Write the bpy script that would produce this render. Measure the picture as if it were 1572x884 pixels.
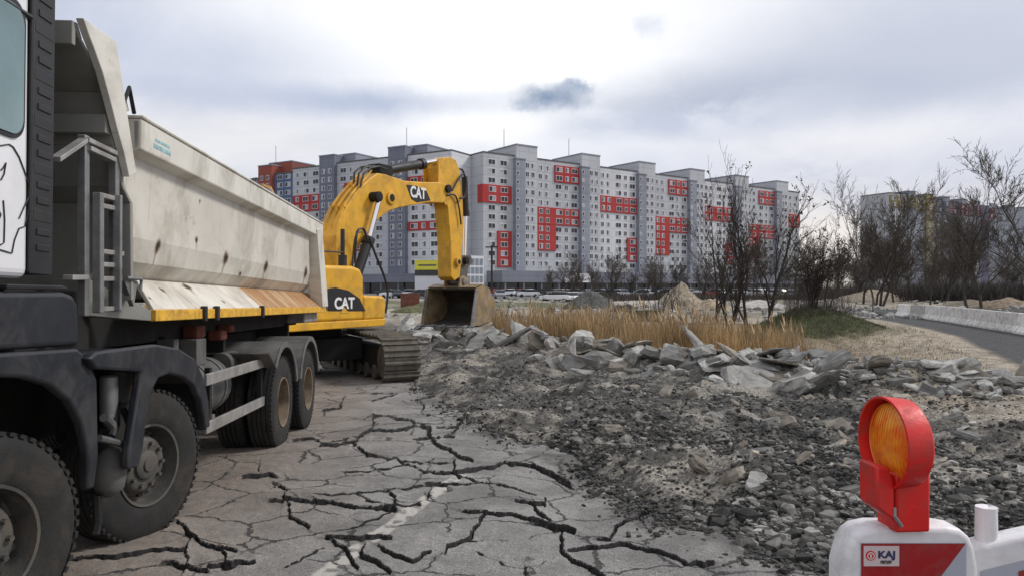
import bpy, bmesh, math, random
import numpy as np
from mathutils import Matrix, Vector
R = math.radians
random.seed(7); rng = np.random.default_rng(7)
scn = bpy.context.scene
for o in list(bpy.data.objects): bpy.data.objects.remove(o)
col = scn.collection
# ------------------------------------------------------------------ camera, world, sun, exposure
CZ = 1.79; F = 1150.0
cd = bpy.data.cameras.new('camera'); cam = bpy.data.objects.new('camera', cd); col.objects.link(cam)
cam.location = (0, 0, CZ); cam.rotation_euler = (R(90), 0, 0)
cd.lens = 36*F/1572; cd.clip_start = .05; cd.clip_end = 5000; scn.camera = cam
SUN_EL, SUN_AZ = 42, 78           # azimuth measured from +Y (view axis) towards +X
w = bpy.data.worlds.new('World'); scn.world = w; w.use_nodes = True
nt = w.node_tree; N = nt.nodes; L = nt.links
for n in list(N): N.remove(n)
def wn(t, **k):
    n = N.new(t)
    for a, b in k.items(): setattr(n, a, b)
    return n
def wset(sock, v):
    if isinstance(v, bpy.types.NodeSocket): L.new(v, sock)
    else: sock.default_value = v
def wm(op, a, b=None, c=None):
    n = wn('ShaderNodeMath', operation=op); wset(n.inputs[0], a)
    if b is not None: wset(n.inputs[1], b)
    if c is not None: wset(n.inputs[2], c)
    return n.outputs[0]
def wvm(op, a, b=None):
    n = wn('ShaderNodeVectorMath', operation=op); wset(n.inputs[0], a)
    if b is not None: wset(n.inputs[1], b)
    return n.outputs[1] if op == 'LENGTH' else n.outputs[0]
def wmix(f, a, b):
    n = wn('ShaderNodeMix', data_type='RGBA'); wset(n.inputs[0], f); wset(n.inputs[6], a); wset(n.inputs[7], b); return n.outputs[2]
def wmr(v, a, b, c=0., d=1.):
    n = wn('ShaderNodeMapRange', interpolation_type='SMOOTHSTEP'); wset(n.inputs[0], v)
    for i, x in zip((1, 2, 3, 4), (a, b, c, d)): n.inputs[i].default_value = x
    return n.outputs[0]
tc = wn('ShaderNodeTexCoord').outputs['Generated']
sep = wn('ShaderNodeSeparateXYZ'); L.new(tc, sep.inputs[0]); dx, dy, dz = sep.outputs
sky = wn('ShaderNodeTexSky', sky_type='NISHITA', sun_disc=False, sun_elevation=R(SUN_EL), sun_rotation=R(SUN_AZ), air_density=1.0, dust_density=3.0)
inv = wm('DIVIDE', 1., wm('ADD', wm('MAXIMUM', dz, 0.), .22))
comb = wn('ShaderNodeCombineXYZ'); L.new(wm('MULTIPLY', dx, inv), comb.inputs[0]); L.new(wm('MULTIPLY', dy, inv), comb.inputs[1])
def noise(vec, sc, det=4, ro=.55, dist=0.):
    n = wn('ShaderNodeTexNoise'); L.new(vec, n.inputs['Vector']); n.inputs['Scale'].default_value = sc
    n.inputs['Detail'].default_value = det; n.inputs['Roughness'].default_value = ro; n.inputs['Distortion'].default_value = dist
    return n
n1 = noise(comb.outputs[0], .55, 7, .55, .5).outputs[0]
n2 = noise(comb.outputs[0], 1.5, 8, .6, .4).outputs[0]
nd = noise(tc, 9, 5, .6)
warp = wvm('MULTIPLY', wvm('SUBTRACT', nd.outputs[1], (.5, .5, .5)), (.07, .07, .035))
tw = wvm('ADD', tc, warp)
def blob(px, py, sx, sz, a=0., b=1., v=None):      # soft patch of sky round one direction
    d = Vector(((px-786)/F, 1, (442-py)/F)).normalized()
    k = wvm('MULTIPLY', wvm('SUBTRACT', v or tw, tuple(d)), (1/sx, 1/(sx*2), 1/sz))
    return wmr(wvm('LENGTH', k), 1., a, 0., b)
GREY = (5.5, 6.0, 7.4, 1); LITE = (8.4, 8.6, 9.4, 1); WHITE = (12, 12, 12, 1)
c0 = wmix(wmr(n1, .34, .58), GREY, LITE)
c0 = wmix(wm('MULTIPLY', wmr(n2, .46, .72), .55), c0, (10, 10.1, 10.8, 1))
c0 = wmix(blob(790, 10, .52, .24, 0., 1.), c0, WHITE)
c0 = wmix(blob(620, 60, .40, .13, 0., .8), c0, WHITE)
c0 = wmix(blob(330, 215, .30, .06, 0., .45), c0, (10., 9.6, 9.2, 1))
c0 = wmix(blob(560, 160, .32, .032, 0., .9), c0, (4.9, 5.6, 7.3, 1))
c0 = wmix(blob(330, 90, .3, .09, 0., .55), c0, (5.6, 6.2, 7.8, 1))
c0 = wmix(blob(1200, 150, .46, .058, 0., .95), c0, (4.8, 5.3, 6.6, 1))
c0 = wmix(blob(1430, 60, .34, .10, 0., .85), c0, (5.7, 6.1, 7.3, 1))
c0 = wmix(blob(1050, 190, .30, .030, 0., .7), c0, (5.8, 6.3, 7.8, 1))
c0 = wmix(wm('MULTIPLY', blob(960, 175, .34, .055, 0., .8), wmr(n2, .42, .58)), c0, (9.6, 9.8, 10.4, 1))
c0 = wmix(wmr(dz, .17, .03), c0, wmix(wmr(n2, .3, .65), (7.6, 7.3, 7.7, 1), (10.4, 9.5, 8.7, 1)))
c0 = wmix(blob(1330, 215, .30, .045, 0., .6), c0, (9.6, 9.4, 9.6, 1))
c0 = wmix(blob(740, 190, .16, .040, 0., .95), c0, (11.5, 11.5, 11.6, 1))
c0 = wmix(blob(862, 122, .085, .026, 0., .95), c0, WHITE)
tw2 = wvm('ADD', tc, wvm('MULTIPLY', wvm('SUBTRACT', noise(tc, 26, 6, .65).outputs[1], (.5, .5, .5)), (.07, .07, .035)))
c0 = wmix(blob(848, 148, .068, .026, .0, .92, tw2), c0, (2.2, 3.1, 4.6, 1))
c0 = wmix(blob(885, 132, .030, .012, .1, .8, tw2), c0, (3.4, 4.3, 5.8, 1))
c0 = wmix(blob(800, 160, .035, .012, .0, .7, tw2), c0, (4.0, 4.9, 6.4, 1))
c0 = wmix(blob(990, 45, .035, .022, 0., .5, tw2), c0, (6.4, 6.9, 8.2, 1))
c0 = wmix(.08, c0, sky.outputs[0])
bg = wn('ShaderNodeBackground'); L.new(c0, bg.inputs[0]); bg.inputs[1].default_value = .1
L.new(bg.outputs[0], wn('ShaderNodeOutputWorld').inputs[0])
sd = bpy.data.lights.new('sun', 'SUN'); sd.energy = 2.1; sd.angle = R(11); sd.color = (1, .96, .9)
so = bpy.data.objects.new('sun', sd); col.objects.link(so)
so.rotation_euler = (R(90-SUN_EL), 0, R(180-SUN_AZ))
scn.view_settings.view_transform = 'Standard'; scn.view_settings.look = 'None'
scn.view_settings.exposure = 0.0; scn.view_settings.gamma = 1.0
scn.render.engine = 'CYCLES'

# ------------------------------------------------------------------ helpers
def tag(o, label=None, cat=None, group=None, kind=None):
    if label: o['label'] = label
    if cat: o['category'] = cat
    if group: o['group'] = group
    if kind: o['kind'] = kind
    return o
def empty(name, loc, rot=(0, 0, 0)):
    o = bpy.data.objects.new(name, None); col.objects.link(o); o.location = loc; o.rotation_euler = rot
    o.empty_display_size = .2; return o
def link(name, me, parent=None):
    o = bpy.data.objects.new(name, me); col.objects.link(o)
    if parent: o.parent = parent
    return o
def children(o): return [c for c in bpy.data.objects if c.parent == o]
def copy_tree(o, parent=None, kids=None):
    c = o.copy(); col.objects.link(c); c.parent = parent
    for ch in children(o): copy_tree(ch, c)
    return c
class MB:
    def __init__(s, T=None): s.v = []; s.f = []; s.m = []; s.T = T or Matrix.Identity(4); s.cm = 0; s.starts = []
    def add(s, vs, fs):
        b = len(s.v); s.starts.append((b, len(s.f))); s.v += [s.T @ Vector(v) for v in vs]
        for f in fs: s.f.append([b+i for i in f]); s.m.append(s.cm)
        return s
    def box(s, a, b, M=None):
        (x0, y0, z0), (x1, y1, z1) = a, b
        vs = [Vector(p) for p in ((x0,y0,z0),(x1,y0,z0),(x1,y1,z0),(x0,y1,z0),(x0,y0,z1),(x1,y0,z1),(x1,y1,z1),(x0,y1,z1))]
        if M: vs = [M @ v for v in vs]
        return s.add(vs, [(0,3,2,1),(4,5,6,7),(0,1,5,4),(1,2,6,5),(2,3,7,6),(3,0,4,7)])
    def prism(s, poly, x0, x1, axis='x'):       # polygon in (y,z) extruded along x (axis x); (x,y) along z ; (x,z) along y
        n = len(poly)
        def P(p, t): return (t, p[0], p[1]) if axis == 'x' else ((p[0], p[1], t) if axis == 'z' else (p[0], t, p[1]))
        vs = [P(p, x0) for p in poly]+[P(p, x1) for p in poly]
        fs = [tuple(range(n))[::-1], tuple(range(n, 2*n))]+[(i, (i+1) % n, n+(i+1) % n, n+i) for i in range(n)]
        return s.add(vs, fs)
    def tube(s, pts, r, n=8, cap=True):
        pts = [Vector(p) for p in pts]; k = len(pts); rs = r if isinstance(r, (list, tuple)) else [r]*k
        vs = []; up = None
        for i, p in enumerate(pts):
            d = (pts[min(i+1, k-1)]-pts[max(i-1, 0)])
            d = d.normalized() if d.length > 1e-9 else Vector((0, 0, 1))
            if up is None: up = d.orthogonal().normalized()
            up = (up-d*up.dot(d)); up = up.normalized() if up.length > 1e-6 else d.orthogonal().normalized()
            q = d.cross(up)
            for j in range(n):
                a = 2*math.pi*j/n; vs.append(p+(up*math.cos(a)+q*math.sin(a))*rs[i])
        fs = [(i*n+j, i*n+(j+1) % n, (i+1)*n+(j+1) % n, (i+1)*n+j) for i in range(k-1) for j in range(n)]
        if cap: fs += [tuple(range(n))[::-1], tuple(range((k-1)*n, k*n))]
        return s.add(vs, fs)
    def lathe(s, prof, n=32, axis='x', c=(0, 0, 0), closed=False):     # prof: (along axis, radius)
        vs = []
        for a, r in prof:
            for j in range(n):
                t = 2*math.pi*j/n; p, q = r*math.cos(t), r*math.sin(t)
                v = {'x': (a, p, q), 'y': (q, a, p), 'z': (p, q, a)}[axis]
                vs.append((v[0]+c[0], v[1]+c[1], v[2]+c[2]))
        k = len(prof)
        fs = [(i*n+j, i*n+(j+1) % n, ((i+1) % k)*n+(j+1) % n, ((i+1) % k)*n+j) for i in range(k if closed else k-1) for j in range(n)]
        return s.add(vs, fs)
    def sheet(s, rows, th=None):
        n = len(rows[0]); vs = [p for r in rows for p in r]
        return s.add(vs, [(i*n+j, i*n+j+1, (i+1)*n+j+1, (i+1)*n+j) for i in range(len(rows)-1) for j in range(n-1)])
    def mesh(s, name, mats):
        me = bpy.data.meshes.new(name); me.from_pydata([tuple(v) for v in s.v], [], s.f)
        for m in (mats if isinstance(mats, (list, tuple)) else [mats]): me.materials.append(m)
        if any(s.m): me.polygons.foreach_set('material_index', s.m)
        bm = bmesh.new(); bm.from_mesh(me); bmesh.ops.recalc_face_normals(bm, faces=bm.faces); bm.to_mesh(me); bm.free()
        return me
    def build_each(s, name, mats, parent=None, **k):      # every piece an object of its own
        out = []
        st = s.starts+[(len(s.v), len(s.f))]
        for (v0, f0), (v1, f1) in zip(st[:-1], st[1:]):
            q = MB(); q.v = s.v[v0:v1]; q.f = [[i-v0 for i in f] for f in s.f[f0:f1]]; q.m = s.m[f0:f1]; out.append(q.build(name, mats, parent, **k))
        return out
    def build(s, name, mats, parent=None, bevel=0, smooth=False, solid=0, seg=2):
        me = s.mesh(name, mats); o = link(name, me, parent)
        if smooth:
            me.polygons.foreach_set('use_smooth', [True]*len(me.polygons))
            me.set_sharp_from_angle(angle=R(38))
        if solid:
            m = o.modifiers.new('solid', 'SOLIDIFY'); m.thickness = solid; m.offset = -1
        if bevel:
            m = o.modifiers.new('bevel', 'BEVEL'); m.width = bevel; m.segments = seg; m.limit_method = 'ANGLE'; m.angle_limit = R(35); m.harden_normals = False
        return o
def fast_mesh(name, V, Fc, mats, smooth=False, mi=None):
    V = np.asarray(V, np.float32); Fc = np.asarray(Fc, np.int32); k = Fc.shape[1]
    me = bpy.data.meshes.new(name); me.vertices.add(len(V)); me.vertices.foreach_set('co', V.ravel())
    me.loops.add(Fc.size); me.loops.foreach_set('vertex_index', Fc.ravel())
    me.polygons.add(len(Fc)); me.polygons.foreach_set('loop_start', np.arange(0, Fc.size, k, dtype=np.int32))
    for m in (mats if isinstance(mats, (list, tuple)) else [mats]): me.materials.append(m)
    if mi is not None: me.polygons.foreach_set('material_index', np.asarray(mi, np.int32))
    me.update(calc_edges=True); me.validate()
    me.polygons.foreach_set('use_smooth', [smooth]*len(me.polygons))
    return me
def text_mesh(txt, size, T, mat, name, parent, depth=.004, bold=.0, sx=1.0):
    cu = bpy.data.curves.new('t', 'FONT'); cu.body = txt; cu.size = size; cu.extrude = depth; cu.offset = bold
    cu.align_x = 'CENTER'; cu.align_y = 'CENTER'
    o = bpy.data.objects.new('t', cu); col.objects.link(o)
    bpy.context.view_layer.update()
    me = bpy.data.meshes.new_from_object(o.evaluated_get(bpy.context.evaluated_depsgraph_get()))
    bpy.data.objects.remove(o); me.transform(T @ Matrix.Diagonal((sx, 1, 1, 1))); me.materials.clear(); me.materials.append(mat)
    me.name = name
    return link(name, me, parent)

# --- numpy value noise
_P = rng.random((256, 256))
def vn(x, y):
    xi = np.floor(x).astype(int); yi = np.floor(y).astype(int); fx = x-xi; fy = y-yi
    fx = fx*fx*(3-2*fx); fy = fy*fy*(3-2*fy); a = lambda i, j: _P[i & 255, j & 255]
    return (a(xi, yi)*(1-fx)+a(xi+1, yi)*fx)*(1-fy)+(a(xi, yi+1)*(1-fx)+a(xi+1, yi+1)*fx)*fy
def fbm(x, y, o=4, g=.5, l=2.03):
    s = 0; a = 1; t = 0
    for i in range(o): s = s+a*vn(x+17.3*i, y+9.1*i); t += a; a *= g; x = x*l; y = y*l
    return s/t
def sstep(a, b, x): t = np.clip((x-a)/(b-a), 0, 1); return t*t*(3-2*t)
def pdist(X, Y, pts, close=False):
    """distance to polyline, and signed side (+ = right of travel)"""
    D = np.full(np.shape(X), 1e9); S = np.zeros(np.shape(X))
    for (ax, ay), (bx, by) in zip(pts[:-1], pts[1:]):
        ex, ey = bx-ax, by-ay; t = np.clip(((X-ax)*ex+(Y-ay)*ey)/(ex*ex+ey*ey), 0, 1)
        qx, qy = X-(ax+t*ex), Y-(ay+t*ey); d = np.hypot(qx, qy); sg = np.sign(ex*(Y-ay)-ey*(X-ax))
        m = d < D-1e-9; D = np.where(m, d, D); S = np.where(m, -sg, S)
    return D, S

# ------------------------------------------------------------------ materials
def nodes(m):
    m.use_nodes = True; t = m.node_tree; b = t.nodes['Principled BSDF']; return t, t.nodes, t.links, b
def tnoise(t, vec, sc, det=4, ro=.55, dist=0., typ='ShaderNodeTexNoise'):
    n = t.nodes.new(typ); t.links.new(vec, n.inputs['Vector']); n.inputs['Scale'].default_value = sc
    if typ == 'ShaderNodeTexNoise':
        n.inputs['Detail'].default_value = det; n.inputs['Roughness'].default_value = ro; n.inputs['Distortion'].default_value = dist
    return n
def tmix(t, f, a, b, blend='MIX'):
    n = t.nodes.new('ShaderNodeMix'); n.data_type = 'RGBA'; n.blend_type = blend
    for s, v in ((n.inputs[0], f), (n.inputs[6], a), (n.inputs[7], b)):
        if isinstance(v, bpy.types.NodeSocket): t.links.new(v, s)
        else: s.default_value = v
    return n.outputs[2]
def tmr(t, v, a, b, c=0., d=1.):
    n = t.nodes.new('ShaderNodeMapRange'); n.interpolation_type = 'SMOOTHSTEP'; t.links.new(v, n.inputs[0])
    for i, x in zip((1, 2, 3, 4), (a, b, c, d)): n.inputs[i].default_value = x
    return n.outputs[0]
def tmath(t, op, a, b=None):
    n = t.nodes.new('ShaderNodeMath'); n.operation = op
    for s, v in ((n.inputs[0], a), (n.inputs[1], b)):
        if v is None: continue
        if isinstance(v, bpy.types.NodeSocket): t.links.new(v, s)
        else: s.default_value = v
    return n.outputs[0]
def c4(c): return (c[0], c[1], c[2], 1)
def mat(name, c, rough=.55, metal=0., var=.18, sc=3., bump=.15, bsc=40., dirt=None, damt=.5, dsc=2.5, coat=0., attr=None, obj=True):
    m = bpy.data.materials.new(name); t, n, l, b = nodes(m)
    tcn = n.new('ShaderNodeTexCoord'); vec = tcn.outputs['Object'] if obj else n.new('ShaderNodeNewGeometry').outputs['Position']
    n1 = tnoise(t, vec, sc, 6, .6)
    cc = tmix(t, tmr(t, n1.outputs[0], .3, .7), c4([x*(1-var) for x in c]), c4([min(1, x*(1+var)) for x in c]))
    if dirt:
        n2 = tnoise(t, vec, dsc, 8, .65, .6)
        f = tmath(t, 'MULTIPLY', tmr(t, n2.outputs[0], .42, .68), damt)
        cc = tmix(t, f, cc, c4(dirt))
        rr = tmath(t, 'ADD', tmath(t, 'MULTIPLY', f, .5), rough); l.new(rr, b.inputs['Roughness'])
    else: b.inputs['Roughness'].default_value = rough
    l.new(cc, b.inputs['Base Color']); b.inputs['Metallic'].default_value = metal; b.inputs['Coat Weight'].default_value = coat
    if bump:
        n3 = tnoise(t, vec, bsc, 5, .6); bp = n.new('ShaderNodeBump'); bp.inputs['Strength'].default_value = bump; bp.inputs['Distance'].default_value = .02
        l.new(n3.outputs[0], bp.inputs['Height']); l.new(bp.outputs[0], b.inputs['Normal'])
    return m
MT = {}
MT['cab'] = mat('cab_white_paint', (.78, .78, .80), .28, 0, .03, 1.5, .0, dirt=(.45, .43, .40), damt=.25, coat=.3)
MT['navy'] = mat('dark_blue_plastic', (.011, .0135, .019), .45, 0, .2, 4, .08, 120, dirt=(.07, .066, .062), damt=.4, dsc=3)
MT['black'] = mat('black_plastic', (.012, .012, .014), .5, 0, .2, 4, .05, 90, dirt=(.06, .055, .05), damt=.4)
MT['under'] = mat('grimy_chassis', (.008, .0075, .007), .8, 0, .3, 5, .3, 60, dirt=(.028, .024, .02), damt=.4)
MT['rubber'] = mat('tyre_rubber', (.015, .0145, .014), .85, 0, .25, 8, .25, 70, dirt=(.065, .056, .045), damt=.5, dsc=4)
MT['rim'] = mat('dusty_grey_rim', (.085, .082, .076), .6, .3, .25, 8, .2, 60, dirt=(.15, .12, .09), damt=.6, dsc=6)
MT['rimbrown'] = mat('brown_dusty_rim', (.17, .13, .09), .75, .1, .3, 8, .2, 60, dirt=(.28, .21, .14), damt=.6, dsc=6)
MT['steel'] = mat('grey_galvanised', (.26, .26, .26), .5, .5, .2, 6, .15, 50, dirt=(.12, .11, .09), damt=.4)
MT['greyp'] = mat('dusty_grey_plastic', (.085, .085, .083), .7, 0, .25, 6, .1, 60, dirt=(.22, .2, .17), damt=.5)
MT['alu'] = mat('dull_aluminium', (.38, .37, .35), .5, .5, .2, 6, .15, 50, dirt=(.15, .13, .11), damt=.5)
MT['yellow'] = mat('yellow_machine_paint', (.72, .38, .02), .45, 0, .12, 2, .06, 30, dirt=(.22, .14, .05), damt=.45, dsc=3)
MT['rail'] = mat('yellow_rail_paint', (.75, .42, .04), .5, 0, .15, 5, .1, 60, dirt=(.2, .1, .04), damt=.5, dsc=9)
MT['track'] = mat('muddy_track_steel', (.10, .09, .075), .75, .2, .3, 6, .4, 40, dirt=(.2, .17, .125), damt=.7, dsc=5)
MT['chrome'] = mat('bright_rod', (.8, .8, .8), .18, 1., .03, 4, 0)
MT['glass'] = mat('cab_glass', (.05, .09, .10), .08, 0, .2, 1, 0)
MT['red'] = mat('red_plastic', (.72, .016, .013), .40, 0, .08, 6, .08, 120, dirt=(.30, .06, .045), damt=.55, dsc=14)
MT['whitep'] = mat('white_plastic', (.78, .77, .78), .45, 0, .05, 6, .08, 60, dirt=(.42, .38, .33), damt=.6, dsc=9)
MT['redfoil'] = mat('red_reflective_foil', (.34, .010, .013), .35, 0, .10, 10, .03, 200, dirt=(.22, .06, .05), damt=.5, dsc=16)
MT['greyfoil'] = mat('white_reflective_foil', (.42, .44, .50), .35, 0, .05, 10, .03, 200)
MT['orange'] = mat('orange_lamp_lens', (.8, .2, .01), .2, 0, .1, 10, 0)
MT['ink'] = mat('black_lettering', (.01, .01, .012), .5, 0, .1, 4, 0)
MT['decalwhite'] = mat('white_lettering', (.8, .8, .78), .5, 0, .05, 4, 0)
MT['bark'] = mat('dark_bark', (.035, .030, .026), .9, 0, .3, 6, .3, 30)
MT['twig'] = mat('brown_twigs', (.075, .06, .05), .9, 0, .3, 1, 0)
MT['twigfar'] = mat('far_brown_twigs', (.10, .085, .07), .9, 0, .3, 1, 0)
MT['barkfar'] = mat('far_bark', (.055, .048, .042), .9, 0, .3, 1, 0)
MT['dryleaf'] = mat('dry_hanging_leaves', (.05, .038, .028), .9, 0, .3, 1, 0)
MT['whitecar'] = mat('white_car_paint', (.75, .75, .76), .3, 0, .03, 1, 0, coat=.4)
MT['silvercar'] = mat('silver_car_paint', (.38, .39, .41), .3, .5, .03, 1, 0, coat=.4)
MT['darkcar'] = mat('dark_car_paint', (.03, .033, .04), .3, 0, .03, 1, 0, coat=.4)
MT['redcar'] = mat('red_car_paint', (.30, .015, .02), .3, 0, .03, 1, 0, coat=.4)
MT['bluecar'] = mat('blue_car_paint', (.05, .10, .25), .3, 0, .03, 1, 0, coat=.4)
MT['carglass'] = mat('car_glass', (.03, .035, .04), .1, 0, .1, 1, 0)
MT['cartyre'] = mat('car_tyre', (.02, .02, .02), .8, 0, .1, 1, 0)
def stone_mat(name, c, var=.35):
    m = mat(name, c, .92, 0, var, 2.2, .55, 14, dirt=[x*.42 for x in c], damt=.7, dsc=3.5, obj=False)
    t, n, l, b = nodes(m); src = b.inputs['Base Color'].links[0].from_socket; ri = n.new('ShaderNodeNewGeometry').outputs['Random Per Island']; ob = n.new('ShaderNodeObjectInfo').outputs['Random']
    k_ = tmath(t, 'FRACT', tmath(t, 'ADD', ri, ob)); cc = tmix(t, 1., src, tmix(t, k_, (.55, .54, .52, 1), (1.45, 1.43, 1.38, 1)), 'MULTIPLY'); l.new(cc, b.inputs['Base Color'])
    return m
MT['concrete'] = stone_mat('broken_concrete', (.33, .325, .31), .25)
MT['concrete2'] = stone_mat('brown_dusty_concrete', (.24, .215, .18), .25)
MT['stoneA'] = stone_mat('dark_stones', (.055, .053, .049))
MT['stoneB'] = stone_mat('grey_stones', (.17, .165, .152))
MT['stoneC'] = stone_mat('pale_stones', (.28, .27, .25))
# ------------------------------------------------------------------ ground
def un(px, py, z):           # ray through a photo point met with the horizontal plane z
    t = (CZ-z)*F/(py-442); return ((px-786)/F*t, t)
def base_plane(Y): return np.interp(Y, [-50, 3, 20, 40, 60, 100, 200, 3000], [.05, .05, -.32, -.32, -.25, -.05, .3, .3])
EDGE = [(3.6, 3.0), (2.55, 4.42), (1.75, 4.95), (1.50, 5.4), (1.25, 6.0), (1.0, 6.9), (.62, 8.0), (.20, 9.1), (-.30, 10.2), (-.9, 12), (-1.5, 13.8), (-2.4, 17), (-3.4, 22)]   # broken right edge of the asphalt
RIDGE = [(-6, 36), (-2.6, 30), (.2, 23.5), (2.0, 20.3), (3.5, 18.7), (6.2, 16.6), (9.7, 13.8), (14, 11.5), (22, 8)]
DITCH = [(-5, 46), (-1.5, 38), (2.5, 30), (6.5, 25.5), (9.2, 23.5)]
ROADE = [(9.5, 9.0), (11.6, 16.7), (14.6, 23.5), (17.2, 29), (19.2, 35), (21.4, 43), (25, 56), (28, 80)]      # near edge of the road on the right
MOUND = (13.1, 33.0)
def gz(X, Y, fine=True):
    X = np.asarray(X, float); Y = np.asarray(Y, float)
    z = base_plane(Y)
    de, se = pdist(X, Y, EDGE); se = np.where(de > 1e8, 1, se)*1.0
    s = de*se                                           # >0 right of the asphalt edge
    near = 1-sstep(30, 45, Y)
    rough = sstep(-.05, .7, s)*near
    und = (fbm(X*.55+3, Y*.55, 4)-.5)*.52+(fbm(X*1.7, Y*1.7+8, 4)-.5)*.36
    if fine: und = und+np.abs(fbm(X*5, Y*5, 3)-.5)*.10+(fbm(X*13, Y*13, 3)-.5)*.055
    z = z-.14*(1-sstep(.0, .5, s))*near + rough*und
    z = z + .05*sstep(.4, 1.2, s)*(1-sstep(1.6, 3.0, s))*near
    dr, sr = pdist(X, Y, RIDGE)
    rs = dr*sr
    z = z+.42*np.exp(-(dr/1.1)**2)*(1+.8*(fbm(X*.9, Y*.9+4, 2)-.5))*(1-.0*Y)
    dd, _ = pdist(X, Y, DITCH)
    z = z-.75*np.exp(-(dd/2.6)**2)*sstep(0, 1.5, np.where(sr < 0, dr, 0))
    # raised road on the right, its gravel bank falling to the left
    dR, sR = pdist(X, Y, ROADE); r = dR*sR
    zr = np.interp(Y, [0, 16, 30, 60, 90], [-.10, -.10, -.10, -.06, -.05])
    k = sstep(-4.2, -.3, r)*(1-sstep(62, 85, Y))*sstep(10, 15.5, Y)
    z = z*(1-k)+(zr+((fbm(X*2.5, Y*2.5, 3)-.5)*.16*(1-sstep(-1, .0, r)) if fine else 0))*k
    dm = np.hypot((X-MOUND[0])/2.5, (Y-MOUND[1])/2.4)
    z = z+1.24*np.exp(-dm**2*1.05)*(1+.25*(fbm(X*1.4, Y*1.4, 3)-.5))
    mid = sstep(40, 60, Y)*(1-sstep(170, 200, Y))
    z = z+mid*(fbm(X*.08, Y*.08, 4)-.5)*1.0*(1-sstep(110, 140, Y)*.8)
    return z
def mix3(A, B, t): return A*(1-t[..., None])+np.array(B)*t[..., None]
ys = [-30.]
for a, b, k in ((-30, 2.5, 3), (2.5, 3.5, .05)):
    while ys[-1] < b: ys.append(ys[-1]+k)
while ys[-1] < 2500: ys.append(ys[-1]+max(.012, ys[-1]*(.0068 if ys[-1] < 45 else .02)))
xs = [-4.]
while xs[-1] < 13: xs.append(xs[-1]+.05)
d = .05
while xs[-1] < 2500: d = min(d*1.03, 60); xs.append(xs[-1]+d)
xl = [-4.]; d = .06
while xl[-1] > -2500: d = min(d*1.05, 60); xl.append(xl[-1]-d)
xs = np.array(xl[:0:-1]+xs); ys = np.array(ys)
X, Y = np.meshgrid(xs, ys); Z = gz(X, Y)
# soil colours (albedo of what lies there)
n1 = fbm(X*.7, Y*.7, 5); n2 = fbm(X*2.6+5, Y*2.6, 4); n3 = fbm(X*.25, Y*.25+3, 3)
n4 = fbm(X*9, Y*9, 3)
C = np.zeros(X.shape+(3,))+np.array((.085, .082, .075))
C = mix3(C, (.29, .268, .23), sstep(.46, .60, n1)*.9)
C = mix3(C, (.030, .029, .027), sstep(.49, .60, n2)*.8)
C = mix3(C, (.30, .28, .245), sstep(.58, .72, n4)*.45)
dr, sr = pdist(X, Y, RIDGE)
C = mix3(C, (.30, .285, .25), (1-sstep(.3, 2.0, dr))*.75)
beyond = (sr < 0)*sstep(.6, 1.6, dr)
C = mix3(C, (.16, .125, .075), beyond)
C = mix3(C, (.30, .26, .205), beyond*sstep(38, 44, Y))
dd, _ = pdist(X, Y, DITCH); C = mix3(C, (.045, .05, .02), beyond*(1-sstep(1.8, 4.5, dd))*.8)
dR, sR = pdist(X, Y, ROADE); r = dR*sR
bank = sstep(-4.4, -3.0, r)*(1-sstep(58, 66, Y))*sstep(9, 13, Y)
C = mix3(C, (.36, .31, .24), bank*.95); C = C*(1-(bank*sstep(.5, .7, n2)*.35)[..., None])
C = mix3(C, (.30, .25, .17), (1-sstep(1.5, 5., np.abs(r+5.5)))*beyond*.6*(Y < 45))
C = mix3(C, (.055, .055, .056), sstep(-.1, .35, r+.25*(n1-.5))*(Y > 8)*(Y < 66))
dm = np.hypot((X-MOUND[0])/2.5, (Y-MOUND[1])/2.4)
C = mix3(C, (.045, .052, .016), (1-sstep(1.0, 1.75, dm+.5*(n2-.5)))*1.0)
far = sstep(42, 50, Y)*(1-(r > 0)*(Y < 64))
C = mix3(C, (.34, .30, .24), far*.9)
C = mix3(C, (.42, .39, .34), far*sstep(.5, .6, fbm(X*.05, Y*.22, 4))*.8)
C = mix3(C, (.12, .105, .07), far*sstep(.5, .62, fbm(X*.07+9, Y*.3+4, 4))*.7)
g = ((Y > 80)*(Y < 108)*(X > -24)*(X < 11)); C = mix3(C, (.085, .10, .035), g*sstep(.35, .5, fbm(X*.12, Y*.12, 3))*.85)
C = mix3(C, (.16, .16, .16), sstep(118, 126, Y))
C = mix3(C, (.09, .085, .055), (Y > 230)*1.0)
V = np.stack([X, Y, Z], -1).reshape(-1, 3); nx = len(xs); ny = len(ys)
ii = (np.arange(ny-1)[:, None]*nx+np.arange(nx-1)[None]).ravel()
FC = np.stack([ii, ii+1, ii+nx+1, ii+nx], -1)
m = bpy.data.materials.new('site_soil'); t, n, l, b = nodes(m)
at = n.new('ShaderNodeAttribute'); at.attribute_name = 'soil'
pos = n.new('ShaderNodeNewGeometry').outputs['Position']
a1 = tnoise(t, pos, 26, 6, .7); a2 = tnoise(t, pos, 3.2, 6, .65)
cc = tmix(t, 1., at.outputs['Color'], tmix(t, tmr(t, a1.outputs[0], .32, .7), (.35, .35, .36, 1), (1.75, 1.72, 1.68, 1)), 'MULTIPLY')
cc = tmix(t, 1., cc, tmix(t, tmr(t, a2.outputs[0], .3, .7), (.72, .72, .72, 1), (1.25, 1.24, 1.22, 1)), 'MULTIPLY')
l.new(cc, b.inputs['Base Color']); b.inputs['Roughness'].default_value = .95
bp = n.new('ShaderNodeBump'); bp.inputs['Strength'].default_value = .9; bp.inputs['Distance'].default_value = .035
l.new(tnoise(t, pos, 20, 6, .7).outputs[0], bp.inputs['Height']); l.new(bp.outputs[0], b.inputs['Normal'])
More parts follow.
